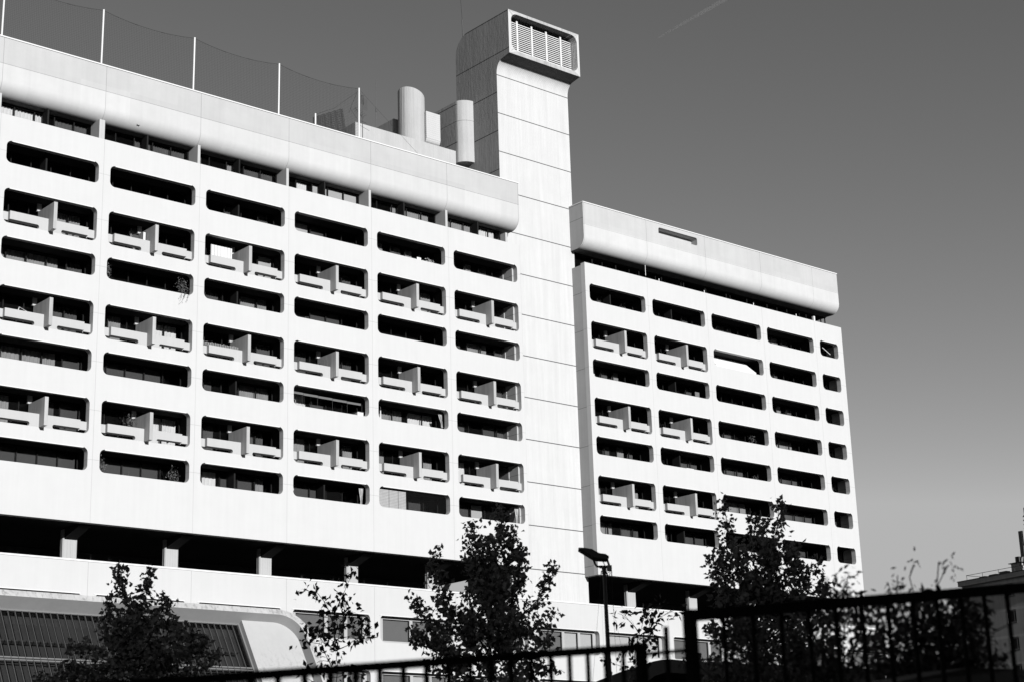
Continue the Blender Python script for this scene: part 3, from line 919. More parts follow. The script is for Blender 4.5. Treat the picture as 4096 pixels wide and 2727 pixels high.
# folded parasol and tied cloth, fifth bay fifth row
cx, zr = bay(4, 5)
t = thing('folded_parasol', 'slim white folded parasol standing in a loggia of the fifth bay', 'parasol')
MB().tube([(cx + 1.1, 0.7, zr - 0.62), (cx + 1.1, 0.7, zr - 0.5), (cx + 1.1, 0.7, zr + 0.1)], [0.07, 0.05, 0.035], 8).build('canopy', 'cloth_white', t)
MB().tube([(cx + 1.1, 0.7, zr - 1.4), (cx + 1.1, 0.7, zr + 0.35)], 0.015, 6).build('pole', 'metal_grey', t)
def tied_cloth(x, y, z0, z1, label, w=0.28, tilt=0.0):
    """a curtain gathered by a tie about a third of the way up, hanging in folds"""
    m_ = MB(); g = random.Random(int(x * 100)); nu, nv = 14, 12
    def pt(u, v):
        wz = w * (0.28 + 0.9 * abs(v - 0.36) ** 0.8) * (1 if v > .36 else 0.8)
        fold = 0.05 * math.sin(u * 15 + 2 * v + x) + 0.02 * math.sin(u * 31 + 5 * v)
        return (x + (u - 0.5) * wz + tilt * (v - .36) + 0.03 * math.sin(4 * v + x), y + fold, z0 + (z1 - z0) * v + 0.03 * math.sin(u * 9) * (1 if v == 0 else 0))
    for i in range(nu):
        for k in range(nv):
            m_.poly([pt(i / nu, k / nv), pt((i + 1) / nu, k / nv), pt((i + 1) / nu, (k + 1) / nv), pt(i / nu, (k + 1) / nv)])
    tag(m_.build('tied_cloth', 'cloth_bright', None, smooth=60), label, 'cloth', 'tied cloths in the loggias')
tied_cloth(cx + 5.85, 0.5, zr - 0.45, zr + 0.42, 'pale cloth tied at the right end of the loggia with the folded parasol', .26, -.15)
cx, zr = bay(3, 7)
tied_cloth(cx + 0.62, 0.45, zr - 0.2, zr + 0.55, 'pale cloth corner drawn aside at the left end of the lowest fourth bay loggia', .3, -.2)
tied_cloth(cx + 5.75, 0.5, zr - 0.75, zr + 0.45, 'long pale cloth tied at the right end of the lowest fourth bay loggia', .30)
MB().box(cx + 4.4, cx + 4.9, 0.8, 1.2, zr - 1.2, zr - 0.5).build('bottle_shelf', 'cloth_dark', None)
tag(bpy.data.objects['bottle_shelf'], 'small dark shelf on the floor of the lowest fourth bay loggia', 'shelf')
cx, zr = bay(5, 7)
tied_cloth(cx + 0.60, 0.45, zr - 0.6, zr + 0.5, 'pale cloth tied at the left end of the lowest loggia above the big tree', .26)
tied_cloth(cx + 5.75, 0.5, zr - 0.75, zr + 0.42, 'pale cloth tied at the right end of the lowest loggia above the big tree', .30)
# checked blind and wire mesh, fifth bay seventh row
cx, zr = bay(4, 7)
t = thing('checked_blind', 'pale checked blind closing the left part of a lowest row loggia', 'blind')
m_ = MB(); m_.box(cx + 0.44, cx + 2.62, 0.16, 0.18, zr - 0.64, zr + 0.50); m_.build('sheet', 'reed', t)
m_ = MB()
for k in range(12): m_.box(cx + 0.45, cx + 2.62, 0.150, 0.158, zr - 0.62 + k * 0.095, zr - 0.608 + k * 0.095)
for k in (1.28, 2.0): m_.box(cx + k, cx + k + 0.03, 0.14, 0.149, zr - 0.63, zr + 0.49)
m_.build('batten', 'blind_grey', t)
m_ = MB()
for k in range(40): m_.box(cx + 2.65 + k * 0.085, cx + 2.656 + k * 0.085, 0.2, 0.206, zr - 0.65, zr + 0.6)
tag(m_.build('wire_mesh', 'metal_dark', None), 'fine dark wire mesh beside the checked blind', 'mesh')
# awning on the right block
cx, zr = bay(2, 2, True)
t = thing('awning', 'open white sloping awning in the third bay of the right block', 'awning')
za, zb_ = zr + 0.46, zr - 0.50
m_ = MB(); m_.prism([(cx + 0.75, 1.3, za + 0.06), (cx + 5.3, 1.3, za + 0.06), (cx + 5.3, 0.15, zb_), (cx + 0.75, 0.15, zb_)], (0, 0, 0.02)); m_.build('canopy', 'awning', t)
m_ = MB()
n = 26
for k in range(n):
    xa = cx + 0.75 + 4.55 * k / n; xb = cx + 0.75 + 4.55 * (k + 1) / n
    m_.prism([(xa, 0.145, zb_), (xb, 0.145, zb_), (xb, 0.145, zb_ - 0.11), ((xa + xb) / 2, 0.145, zb_ - 0.15), (xa, 0.145, zb_ - 0.11)], (0, -0.01, 0))
m_.build('valance', 'awning', t)
cx, zr = bay(1, 5, True)
t = thing('white_cupboard', 'white cupboard in the second bay of the right block', 'cupboard')
MB().box(cx + 4.0, cx + 4.7, 0.9, 1.3, zr - 1.4, zr - 0.4).build('body', 'cloth_white', t)
MB().box(cx + 3.96, cx + 4.74, 0.86, 1.34, zr - 0.399, zr - 0.36).build('top', 'metal_white', t)
cx, zr = bay(1, 3, True)
m_ = MB(); m_.box(cx + 5.1, cx + 5.55, 0.6, 0.64, zr - 1.4, zr - 0.05)
tag(m_.build('grey_panel', 'blind_grey', None), 'grey upright panel in the second bay of the right block', 'panel')
m_ = MB(); m_.tube([(71.3, 0.8, 39.75), (72.0, 0.6, 39.2)], 0.03, 6)
tag(m_.build('white_pole', 'metal_white', None), 'short slanting white pole in the topmost square loggia', 'pole')
# balcony plants
def plant(c, r, x, y, z, rad, n, size, label, right=False, seed=1, trail=0):
    cx, zr = bay(c, r, right); g = random.Random(seed)
    t = thing('balcony_plant', label, 'plant')
    m_ = MB(); leaf_blob(m_, (cx + x, y, zr + z), rad, n, size, g)
    for k in range(trail):
        xx = cx + x + g.uniform(-.35, .2); zz = zr - 0.6; L = g.uniform(.2, .85)
        for q in range(14): leaf(m_, Vector((xx + g.gauss(0, .025) - q * .012, -0.03 - g.random() * .04, zz - L * q / 14)), 0.06, g, 1)
    m_.build('foliage', 'leaf_balcony', t, fix=False)
    MB().tube([(cx + x, y, zr - 1.3), (cx + x, y, zr - 0.75)], [0.12, 0.16], 10).build('pot', 'metal_dark', t)
plant(1, 3, 0.75, 0.6, 0.0, (.22, .2, .5), 260, .09, 'bushy climbing plant at the left end of a second bay loggia', seed=1)
plant(1, 3, 5.6, 0.5, -0.25, (.35, .25, .7), 380, .08, 'climbing plant trailing over the wall at the right end of a second bay loggia', seed=2, trail=7)
plant(1, 6, 2.7, 0.9, -0.1, (.35, .3, .5), 200, .1, 'leafy plant by the fin of a second bay balcony', seed=3)
plant(1, 7, 0.8, 0.6, -0.2, (.3, .3, .5), 240, .09, 'wide plant at the left end of the lowest second bay loggia', seed=4)
plant(1, 7, 2.4, 0.7, -0.6, (.3, .2, .2), 150, .08, 'low plant in the middle of the lowest second bay loggia', seed=5)
plant(1, 7, 5.4, 0.7, -0.25, (.4, .3, .5), 240, .09, 'plant with a pale pot at the right end of the lowest second bay loggia', seed=6)
plant(3, 3, 1.9, 0.8, -0.5, (.25, .2, .25), 140, .08, 'small bush in a fourth bay loggia', seed=7)
plant(2, 5, 5.2, 0.9, -0.4, (.3, .3, .3), 120, .08, 'plant in a third bay loggia of the right block', right=True, seed=8)
plant(2, 4, 5.0, 0.8, -0.2, (.3, .3, .4), 150, .09, 'upright plant at the right of a third bay loggia of the right block', right=True, seed=9)
cx, zr = bay(5, 3)
m_ = MB()
m_.tube([(cx + 4.6, 0.9, zr - 0.9), (cx + 5.1, 0.9, zr - 0.1), (cx + 5.4, 0.9, zr - 0.5), (cx + 5.35, 0.9, zr - 1.2)], 0.02, 6)
m_.tube([(cx + 5.1, 0.9, zr - 0.1), (cx + 5.3, 0.9, zr - 1.1)], 0.02, 6)
tag(m_.build('clothes_frame', 'metal_grey', None), 'thin grey clothes frame in the last bay of the left block', 'frame')
cx, zr = bay(1, 5, True)
sp_ = MB(); g = random.Random(12)
for k in range(16):
    a = g.uniform(0, 6.28); r = g.uniform(.03, .13)
    y = 0.11 + g.uniform(-.02, .02)
    sp_.tube([(8.51, y, 42.97), (8.51 + r * math.cos(a) * 1.5, y - .02, 42.97 + r * math.sin(a) * .6)], 0.02, 4)
sp_.build('broken_patch', 'black', LEFT)
sp_ = MB(); sp_.tube([(11.15, 0.14, 42.94), (11.23, 0.14, 42.95)], 0.02, 5); sp_.build('broken_patch', 'black', LEFT)

# limbs of the trees: (points, start radius, leafiness)
TREE_B = [([(-13.45, -57.37, 2.42), (-13.4, -57.41, 4.8), (-13.38, -57.43, 5.67), (-13.38, -57.43, 6.39), (-13.38, -57.43, 6.88), (-13.25, -57.53, 7.36), (-13.15, -57.62, 7.9), (-13.17, -57.61, 8.37)], 0.05, 1), ([(-13.48, -57.34, 6.16), (-13.72, -57.36, 7.11), (-13.84, -57.46, 7.57), (-13.94, -57.59, 7.99)], 0.025, 1), ([(-13.38, -57.43, 5.91), (-13.7, -57.48, 6.85), (-13.8, -57.7, 7.34), (-13.87, -57.95, 7.64)], 0.025, 1), ([(-13.42, -57.39, 5.44), (-14.02, -56.97, 6.29), (-14.25, -56.85, 6.89), (-14.37, -56.81, 7.23), (-14.31, -56.91, 7.46)], 0.03, 1), ([(-13.54, -57.29, 5.09), (-14.26, -56.98, 5.56), (-14.72, -56.89, 6.14), (-14.93, -56.98, 6.47)], 0.025, 1), ([(-13.64, -57.22, 4.97), (-14.44, -56.91, 5.56), (-14.94, -56.85, 5.66), (-15.11, -57.05, 5.95)], 0.02, 1), ([(-13.35, -57.45, 6.15), (-13.13, -57.71, 6.98), (-13.09, -57.83, 7.46), (-13.15, -57.85, 7.86)], 0.025, 1), ([(-13.34, -57.46, 5.91), (-12.83, -57.57, 6.65), (-12.56, -57.47, 7.28), (-12.35, -57.32, 7.67)], 0.025, 1), ([(-13.31, -57.48, 5.43), (-12.81, -57.77, 6.15), (-12.55, -57.86, 6.39), (-12.32, -57.91, 6.69), (-12.15, -57.92, 7.02), (-12.0, -57.91, 7.22)], 0.025, 0.75), ([(-13.36, -57.45, 5.2), (-12.69, -57.81, 5.79), (-12.31, -57.93, 6.04), (-12.01, -57.98, 6.27)], 0.025, 1), ([(-13.36, -57.44, 4.96), (-12.88, -58.19, 5.38), (-12.77, -58.62, 5.58)], 0.02, 1), ([(-13.38, -57.43, 4.73), (-12.7, -57.97, 5.06), (-12.36, -58.23, 5.04)], 0.02, 1), ([(-13.41, -57.41, 4.61), (-14.23, -57.0, 5.02), (-14.57, -56.98, 5.12)], 0.02, 1), ([(-13.53, -57.3, 5.68), (-13.43, -57.77, 6.11), (-13.35, -58.22, 6.06)], 0.02, 1), ([(-13.63, -57.23, 5.56), (-13.89, -57.46, 6.24), (-14.15, -57.71, 6.55)], 0.02, 0.8), ([(-13.33, -57.47, 6.39), (-13.52, -57.65, 7.08), (-13.63, -57.89, 7.64)], 0.02, 1), ([(-13.35, -57.45, 5.43), (-12.82, -57.4, 5.82), (-12.32, -57.32, 6.03)], 0.02, 1), ([(-13.44, -57.38, 5.44), (-13.06, -57.31, 5.82), (-12.77, -57.17, 6.34)], 0.02, 1), ([(-13.4, -57.41, 4.96), (-13.47, -56.99, 5.47), (-13.44, -56.66, 5.87)], 0.02, 1), ([(-13.41, -57.4, 4.37), (-13.56, -56.93, 4.76), (-13.68, -56.49, 4.75)], 0.02, 1), ([(-13.41, -57.4, 4.37), (-13.18, -57.96, 4.69), (-13.01, -58.48, 4.6)], 0.02, 1), ([(-13.4, -57.41, 5.91), (-13.78, -57.25, 6.15), (-14.22, -57.04, 6.27), (-14.39, -57.05, 6.49)], 0.02, 1), ([(-13.46, -57.36, 5.68), (-13.87, -56.88, 5.87), (-14.08, -56.57, 5.97)], 0.02, 1), ([(-13.36, -57.45, 5.91), (-13.01, -57.47, 6.41), (-12.9, -57.28, 6.93)], 0.02, 1), ([(-13.64, -57.22, 4.97), (-13.9, -56.6, 5.38), (-13.83, -56.24, 5.78)], 0.02, 1)]
TREE_A = [([(-19.25, -53.44, 2.52), (-19.32, -53.41, 4.95), (-19.3, -53.42, 5.36), (-19.36, -53.38, 5.77), (-19.45, -53.34, 6.19), (-19.61, -53.25, 6.75), (-19.69, -53.21, 7.2)], 0.05, 1), ([(-19.33, -53.4, 5.49), (-19.2, -53.22, 6.36), (-19.0, -53.06, 6.82), (-18.86, -52.88, 7.24)], 0.03, 1), ([(-19.33, -53.4, 5.36), (-19.18, -53.77, 6.02), (-19.16, -54.06, 6.4), (-19.24, -54.3, 6.53)], 0.025, 1), ([(-19.36, -53.39, 5.49), (-19.73, -53.12, 6.06), (-19.78, -53.02, 6.4), (-19.81, -52.94, 6.59)], 0.025, 1), ([(-19.35, -53.39, 5.22), (-19.8, -52.98, 5.79), (-19.84, -52.79, 6.26)], 0.025, 1), ([(-19.37, -53.38, 5.14), (-19.93, -53.08, 5.42), (-20.2, -52.94, 5.67), (-20.46, -52.8, 5.64)], 0.025, 1), ([(-19.37, -53.38, 5.0), (-20.18, -53.29, 5.2), (-20.83, -53.28, 5.22)], 0.02, 1), ([(-19.3, -53.42, 5.27), (-18.92, -53.66, 5.76), (-18.74, -53.78, 6.15)], 0.025, 1), ([(-19.3, -53.42, 5.13), (-18.92, -54.05, 5.59), (-18.96, -54.45, 5.9)], 0.025, 1), ([(-19.3, -53.42, 5.05), (-18.3, -53.53, 5.67), (-18.01, -53.24, 6.0)], 0.02, 1), ([(-19.29, -53.42, 4.97), (-18.2, -53.66, 5.43), (-17.88, -53.47, 5.86)], 0.02, 1), ([(-19.29, -53.42, 4.86), (-18.3, -53.93, 5.21), (-17.87, -54.13, 5.51)], 0.02, 1), ([(-19.31, -53.41, 4.78), (-20.36, -53.07, 5.02), (-20.87, -53.02, 5.0)], 0.02, 1), ([(-19.3, -53.42, 4.4), (-20.35, -52.46, 4.83), (-20.73, -51.87, 5.14)], 0.02, 1), ([(-19.33, -53.4, 5.49), (-19.41, -53.28, 6.06), (-19.3, -53.27, 6.54)], 0.02, 1), ([(-19.33, -53.4, 5.36), (-19.42, -52.96, 5.95), (-19.32, -52.63, 6.42)], 0.02, 1), ([(-19.32, -53.41, 5.22), (-19.0, -53.23, 5.81), (-18.79, -52.99, 6.41)], 0.02, 1), ([(-19.31, -53.41, 4.67), (-18.72, -53.73, 4.93), (-18.23, -54.0, 4.93)], 0.02, 1), ([(-19.31, -53.41, 4.67), (-19.95, -53.16, 4.94), (-20.23, -53.1, 5.16)], 0.02, 1), ([(-19.32, -53.41, 5.08), (-19.57, -53.17, 5.37), (-19.62, -53.05, 5.79)], 0.02, 1), ([(-19.32, -53.41, 4.94), (-18.99, -53.66, 5.21), (-18.96, -53.75, 5.48)], 0.02, 1)]
TREE_C = [([(-10.99, -62.52, 2.36), (-10.9, -62.63, 4.43), (-10.82, -62.72, 5.49), (-10.71, -62.84, 6.41), (-10.62, -62.95, 7.11), (-10.54, -63.04, 7.84)], 0.05, 0.8), ([(-10.87, -62.66, 5.04), (-11.22, -62.5, 6.19), (-11.42, -62.5, 6.87), (-11.57, -62.56, 7.44), (-11.71, -62.63, 7.86)], 0.025, 0.6), ([(-10.82, -62.72, 5.72), (-11.0, -62.69, 6.65), (-11.06, -62.8, 7.21), (-11.12, -62.91, 7.57)], 0.02, 0.7), ([(-10.78, -62.76, 5.95), (-10.65, -62.63, 6.8), (-10.48, -62.54, 7.35), (-10.31, -62.45, 7.67)], 0.02, 0.7), ([(-10.86, -62.68, 5.27), (-11.47, -62.4, 6.07), (-11.8, -62.44, 6.5), (-12.1, -62.52, 6.7)], 0.025, 0.8), ([(-11.05, -62.46, 5.74), (-11.63, -62.43, 6.4), (-11.95, -62.67, 6.85)], 0.02, 0.9), ([(-10.78, -62.77, 5.72), (-10.4, -63.03, 6.41), (-10.32, -62.95, 7.02)], 0.02, 1), ([(-10.77, -62.77, 5.49), (-10.45, -63.36, 6.25), (-10.6, -63.38, 6.7), (-10.75, -63.41, 6.96)], 0.025, 1), ([(-10.78, -62.77, 5.38), (-10.26, -63.34, 6.15), (-10.15, -63.44, 6.61), (-10.04, -63.54, 6.7)], 0.025, 1), ([(-10.78, -62.76, 5.26), (-10.23, -63.44, 5.91), (-10.11, -63.61, 6.22), (-10.09, -63.66, 6.35)], 0.02, 1), ([(-10.87, -62.66, 5.04), (-11.38, -62.3, 5.74), (-11.71, -62.16, 6.08)], 0.02, 1), ([(-10.88, -62.65, 4.81), (-10.97, -61.87, 5.23), (-10.87, -61.33, 5.65)], 0.02, 0.8), ([(-10.84, -62.69, 4.92), (-10.52, -63.49, 5.42), (-10.51, -63.94, 5.6)], 0.02, 1), ([(-10.87, -62.66, 4.58), (-10.32, -63.42, 4.99), (-10.16, -63.74, 5.07)], 0.02, 1), ([(-10.89, -62.63, 4.47), (-11.59, -62.25, 4.82), (-12.18, -62.03, 4.86)], 0.02, 1), ([(-10.88, -62.64, 4.36), (-10.41, -63.02, 4.68), (-10.17, -63.12, 4.75)], 0.02, 1), ([(-10.87, -62.66, 5.04), (-11.2, -62.59, 5.72), (-11.41, -62.66, 6.04)], 0.02, 1), ([(-10.75, -62.8, 5.95), (-10.72, -63.03, 6.39), (-10.86, -63.06, 6.7)], 0.02, 1), ([(-10.75, -62.8, 5.95), (-10.76, -62.45, 6.34), (-10.7, -62.18, 6.83)], 0.02, 1), ([(-10.79, -62.75, 5.38), (-10.64, -63.18, 5.8), (-10.7, -63.35, 6.12)], 0.02, 1), ([(-10.91, -62.62, 4.13), (-11.3, -62.11, 4.48), (-11.57, -61.73, 4.5)], 0.02, 1), ([(-10.91, -62.62, 4.13), (-10.24, -62.84, 4.36), (-9.51, -63.14, 4.45)], 0.02, 1), ([(-10.71, -62.84, 6.41), (-10.98, -63.08, 6.78), (-11.22, -63.35, 7.07)], 0.02, 1), ([(-10.89, -62.64, 5.96), (-11.41, -62.65, 6.57), (-11.7, -62.92, 6.98)], 0.02, 1), ([(-10.85, -62.68, 5.04), (-11.28, -62.56, 5.26), (-11.6, -62.57, 5.47)], 0.02, 1), ([(-10.85, -62.68, 5.04), (-10.44, -62.8, 5.27), (-10.1, -62.82, 5.4)], 0.02, 1)]
SAP_A = [([(-16.49, -56.31, 2.69), (-16.49, -56.32, 4.79), (-16.47, -56.33, 5.13), (-16.47, -56.33, 5.43), (-16.45, -56.34, 5.68), (-16.37, -56.4, 5.95), (-16.35, -56.42, 6.22), (-16.35, -56.41, 6.39)], 0.03, 0.5), ([(-16.47, -56.33, 5.43), (-16.52, -56.28, 5.8), (-16.55, -56.24, 6.05), (-16.59, -56.2, 6.22), (-16.66, -56.13, 6.42), (-16.78, -56.04, 6.61), (-16.99, -55.88, 6.67)], 0.018, 1), ([(-16.56, -56.27, 6.01), (-16.52, -56.34, 6.2), (-16.47, -56.42, 6.4), (-16.4, -56.51, 6.62), (-16.35, -56.6, 6.83), (-16.3, -56.68, 6.99)], 0.014, 1), ([(-16.48, -56.33, 5.41), (-16.63, -56.25, 5.51), (-16.79, -56.19, 5.68), (-16.93, -56.12, 5.86), (-17.07, -56.07, 5.85)], 0.014, 1), ([(-16.52, -56.3, 4.97), (-16.61, -56.3, 5.14), (-16.79, -56.25, 5.52), (-16.86, -56.27, 5.69), (-16.79, -56.38, 5.88)], 0.014, 0.6), ([(-16.74, -56.15, 5.55), (-16.92, -56.04, 5.59), (-17.05, -55.97, 5.6)], 0.008, 0.8), ([(-16.47, -56.33, 5.43), (-16.34, -56.52, 5.51), (-16.27, -56.67, 5.61), (-16.18, -56.83, 5.67), (-16.09, -56.99, 5.73)], 0.012, 1), ([(-16.45, -56.35, 5.66), (-16.28, -56.38, 5.69), (-16.09, -56.43, 5.71)], 0.01, 1), ([(-16.37, -56.4, 5.95), (-16.09, -56.43, 5.96), (-15.83, -56.44, 5.97)], 0.01, 1.3), ([(-16.35, -56.42, 6.1), (-16.09, -56.41, 6.19), (-15.87, -56.37, 6.1)], 0.01, 1.3), ([(-16.67, -56.2, 5.29), (-16.7, -55.98, 5.35)], 0.006, 0.6), ([(-16.59, -56.25, 5.2), (-16.61, -56.04, 5.24), (-16.62, -55.84, 5.22)], 0.006, 0.7), ([(-16.54, -56.28, 5.87), (-16.74, -56.35, 5.96), (-16.89, -56.45, 5.91)], 0.008, 1.2), ([(-16.43, -56.36, 5.75), (-16.53, -56.38, 6.0), (-16.51, -56.48, 6.08)], 0.01, 1.2), ([(-16.52, -56.3, 5.75), (-16.5, -56.11, 5.76), (-16.48, -55.93, 5.81)], 0.008, 1.2), ([(-16.49, -56.32, 4.89), (-16.61, -56.12, 4.91), (-16.66, -55.97, 4.98)], 0.008, 1), ([(-16.79, -56.11, 4.75), (-16.97, -56.03, 4.87), (-17.11, -55.97, 4.84)], 0.008, 1), ([(-16.47, -56.33, 4.89), (-16.08, -56.42, 4.99), (-15.79, -56.43, 5.01)], 0.008, 1), ([(-16.49, -56.32, 5.57), (-16.57, -56.21, 5.65), (-16.49, -56.21, 5.72)], 0.008, 1.2)]
SAP_B = [([(-11.96, -60.05, 2.55), (-11.89, -60.13, 4.62), (-11.87, -60.15, 5.24), (-11.81, -60.21, 5.54), (-11.76, -60.26, 5.72), (-11.69, -60.32, 5.97), (-11.63, -60.39, 6.13), (-11.51, -60.51, 6.26)], 0.025, 0.8), ([(-11.8, -60.22, 5.58), (-11.82, -60.13, 5.71), (-11.87, -60.01, 5.86), (-11.95, -59.87, 6.0), (-11.96, -59.79, 6.02)], 0.012, 1), ([(-11.79, -60.22, 5.54), (-11.68, -60.37, 5.66), (-11.62, -60.48, 5.77), (-11.52, -60.62, 5.9), (-11.39, -60.8, 5.99)], 0.012, 1), ([(-11.81, -60.2, 5.45), (-11.76, -60.39, 5.53), (-11.73, -60.55, 5.53)], 0.01, 1.2), ([(-11.87, -60.15, 5.29), (-11.76, -60.27, 5.37), (-11.69, -60.37, 5.34)], 0.01, 1), ([(-11.87, -60.14, 5.04), (-12.06, -60.12, 5.21), (-12.19, -60.14, 5.33)], 0.01, 0.9), ([(-11.88, -60.13, 4.85), (-12.09, -59.97, 4.93), (-12.22, -59.87, 5.0), (-12.33, -59.8, 5.04)], 0.01, 0.8), ([(-11.87, -60.14, 5.07), (-11.69, -60.12, 5.15), (-11.52, -60.1, 5.13)], 0.01, 0.8), ([(-11.69, -60.32, 5.97), (-11.78, -60.31, 6.05), (-11.79, -60.37, 6.1)], 0.008, 1.2), ([(-11.69, -60.32, 5.97), (-11.71, -60.51, 6.03), (-11.79, -60.64, 5.99)], 0.008, 1.4)]
BUSH_B = [([(-26.71, -78.04, 2.28), (-26.7, -78.06, 2.55), (-26.64, -78.14, 2.81), (-26.6, -78.2, 3.05)], 0.02, 1), ([(-26.7, -78.05, 2.52), (-26.87, -78.01, 2.86), (-27.01, -78.02, 3.05), (-27.1, -78.1, 3.15), (-27.18, -78.17, 3.21)], 0.012, 0.5), ([(-26.69, -78.08, 2.52), (-26.67, -78.39, 2.78), (-26.77, -78.53, 2.81)], 0.012, 0.6), ([(-26.71, -78.05, 2.52), (-26.76, -77.74, 2.85), (-26.69, -77.59, 3.12)], 0.012, 1), ([(-26.74, -78.0, 2.51), (-26.91, -77.9, 2.68), (-27.07, -77.8, 2.88)], 0.012, 1), ([(-26.69, -78.08, 2.5), (-26.68, -78.27, 2.75), (-26.74, -78.36, 3.01)], 0.012, 1), ([(-26.69, -78.07, 2.52), (-26.79, -78.17, 2.85), (-26.89, -78.26, 3.14), (-26.98, -78.36, 3.29)], 0.008, 0.16), ([(-26.7, -78.06, 2.5), (-26.63, -77.88, 2.99), (-26.51, -77.77, 3.3), (-26.36, -77.71, 3.41)], 0.008, 0.16), ([(-26.69, -78.08, 2.5), (-26.54, -78.35, 2.67), (-26.52, -78.45, 2.66)], 0.01, 0.6), ([(-26.67, -78.1, 3.17), (-26.76, -78.22, 3.23), (-26.85, -78.34, 3.28)], 0.004, 0.15), ([(-26.71, -78.05, 2.52), (-26.94, -78.11, 2.75), (-27.11, -78.25, 2.97)], 0.012, 1), ([(-26.74, -78.0, 2.53), (-27.07, -77.93, 2.71), (-27.25, -78.07, 2.93)], 0.012, 1), ([(-26.69, -78.07, 2.52), (-26.84, -78.14, 2.9), (-26.97, -78.24, 3.04)], 0.012, 1), ([(-26.69, -78.07, 2.52), (-26.57, -78.08, 2.77), (-26.5, -78.04, 3.02)], 0.012, 1), ([(-26.72, -78.04, 2.5), (-26.97, -77.99, 2.57), (-27.22, -77.95, 2.61)], 0.012, 1), ([(-26.71, -78.04, 2.5), (-26.93, -78.13, 2.65), (-27.17, -78.2, 2.92)], 0.012, 1), ([(-26.71, -78.04, 2.5), (-26.73, -78.02, 2.77), (-26.67, -78.12, 2.96)], 0.012, 1), ([(-26.7, -78.06, 2.5), (-26.72, -78.24, 2.67), (-26.73, -78.45, 2.96)], 0.012, 0.7), ([(-26.71, -78.04, 2.5), (-26.67, -77.69, 2.66), (-26.6, -77.37, 2.84)], 0.012, 1), ([(-26.71, -78.04, 2.5), (-26.92, -78.07, 2.61), (-27.16, -78.07, 2.96)], 0.012, 1), ([(-26.69, -78.07, 2.48), (-26.61, -78.15, 2.61), (-26.54, -78.23, 2.7)], 0.01, 0.8)]
BUSH_A = [([(-26.34, -76.89, 2.37), (-26.32, -76.91, 2.66), (-26.27, -76.97, 3.01), (-26.27, -76.97, 3.28), (-26.23, -77.02, 3.44)], 0.015, 0.6), ([(-26.32, -76.91, 2.61), (-26.23, -76.8, 3.03), (-26.11, -76.73, 3.42)], 0.012, 0.8), ([(-26.31, -76.92, 2.6), (-26.24, -77.09, 3.0), (-26.29, -77.09, 3.26)], 0.012, 1), ([(-26.32, -76.91, 2.6), (-26.22, -76.65, 2.99), (-26.06, -76.46, 3.24)], 0.012, 1), ([(-26.32, -76.91, 2.6), (-26.38, -76.85, 2.9), (-26.38, -76.87, 3.14)], 0.012, 1), ([(-26.31, -76.92, 2.6), (-26.38, -77.04, 2.83), (-26.51, -77.08, 3.03)], 0.012, 1), ([(-26.32, -76.91, 2.58), (-26.22, -77.11, 2.78), (-26.23, -77.16, 2.9)], 0.012, 1), ([(-26.32, -76.91, 2.58), (-26.66, -76.86, 2.78), (-26.86, -76.98, 2.92)], 0.012, 1)]
BUSH_C = [([(-26.01, -75.73, 2.34), (-25.99, -75.75, 2.77), (-25.96, -75.78, 3.03), (-25.99, -75.76, 3.2)], 0.015, 1), ([(-26.0, -75.75, 2.69), (-26.13, -75.66, 2.94), (-26.19, -75.65, 3.15)], 0.012, 1), ([(-26.0, -75.75, 2.69), (-25.96, -75.98, 2.96), (-26.01, -76.11, 3.14)], 0.012, 1), ([(-26.0, -75.75, 2.69), (-26.08, -75.36, 2.89), (-26.02, -75.15, 3.03)], 0.012, 0.7), ([(-26.0, -75.75, 2.69), (-25.92, -75.58, 3.0), (-25.8, -75.47, 3.28)], 0.012, 1), ([(-26.0, -75.75, 2.69), (-25.92, -75.83, 2.91), (-25.9, -75.86, 3.15)], 0.012, 1), ([(-26.0, -75.75, 2.69), (-25.94, -76.17, 2.82), (-26.07, -76.38, 2.97)], 0.012, 1)]

# ================================================================== far apartment house on the right
FA = R_(7)
fn = Vector((-math.cos(FA), math.sin(FA), 0)); fu = Vector((-math.sin(FA), -math.cos(FA), 0))
FC = Vector((107.22, 14.86, 0))
def Q(u, z, o=0.0): return FC + fu * u + fn * o + Vector((0, 0, z))
FB = thing('apartment_house', 'grey plastered apartment house far right with small windows and a flat roof', 'house')
holes = []
zt0 = (23.99, 21.48, 18.92, 16.36, 13.8, 11.2, 8.6)
us = (5.45, 10.2, 14.9)
fw_ = MB()
def fcell(u0, u1, z0, z1, hole):
    def pt(a, b, o=0.0): return Q(a, b, o)
    if hole is None:
        fw_.poly([pt(u0, z0), pt(u1, z0), pt(u1, z1), pt(u0, z1)]); return
    a0, a1, b0, b1 = hole
    for r in ((u0, a0, z0, z1), (a1, u1, z0, z1), (a0, a1, z0, b0), (a0, a1, b1, z1)):
        fw_.poly([pt(r[0], r[2]), pt(r[1], r[2]), pt(r[1], r[3]), pt(r[0], r[3])])
    for (p, q) in (((a0, b0), (a1, b0)), ((a1, b0), (a1, b1)), ((a1, b1), (a0, b1)), ((a0, b1), (a0, b0))):
        fw_.poly([pt(*p), pt(*q), pt(q[0], q[1], -0.3), pt(p[0], p[1], -0.3)])
zb_prev = 24.45
cuts = [0.35, 3.0, 7.75, 12.5, 17.2]
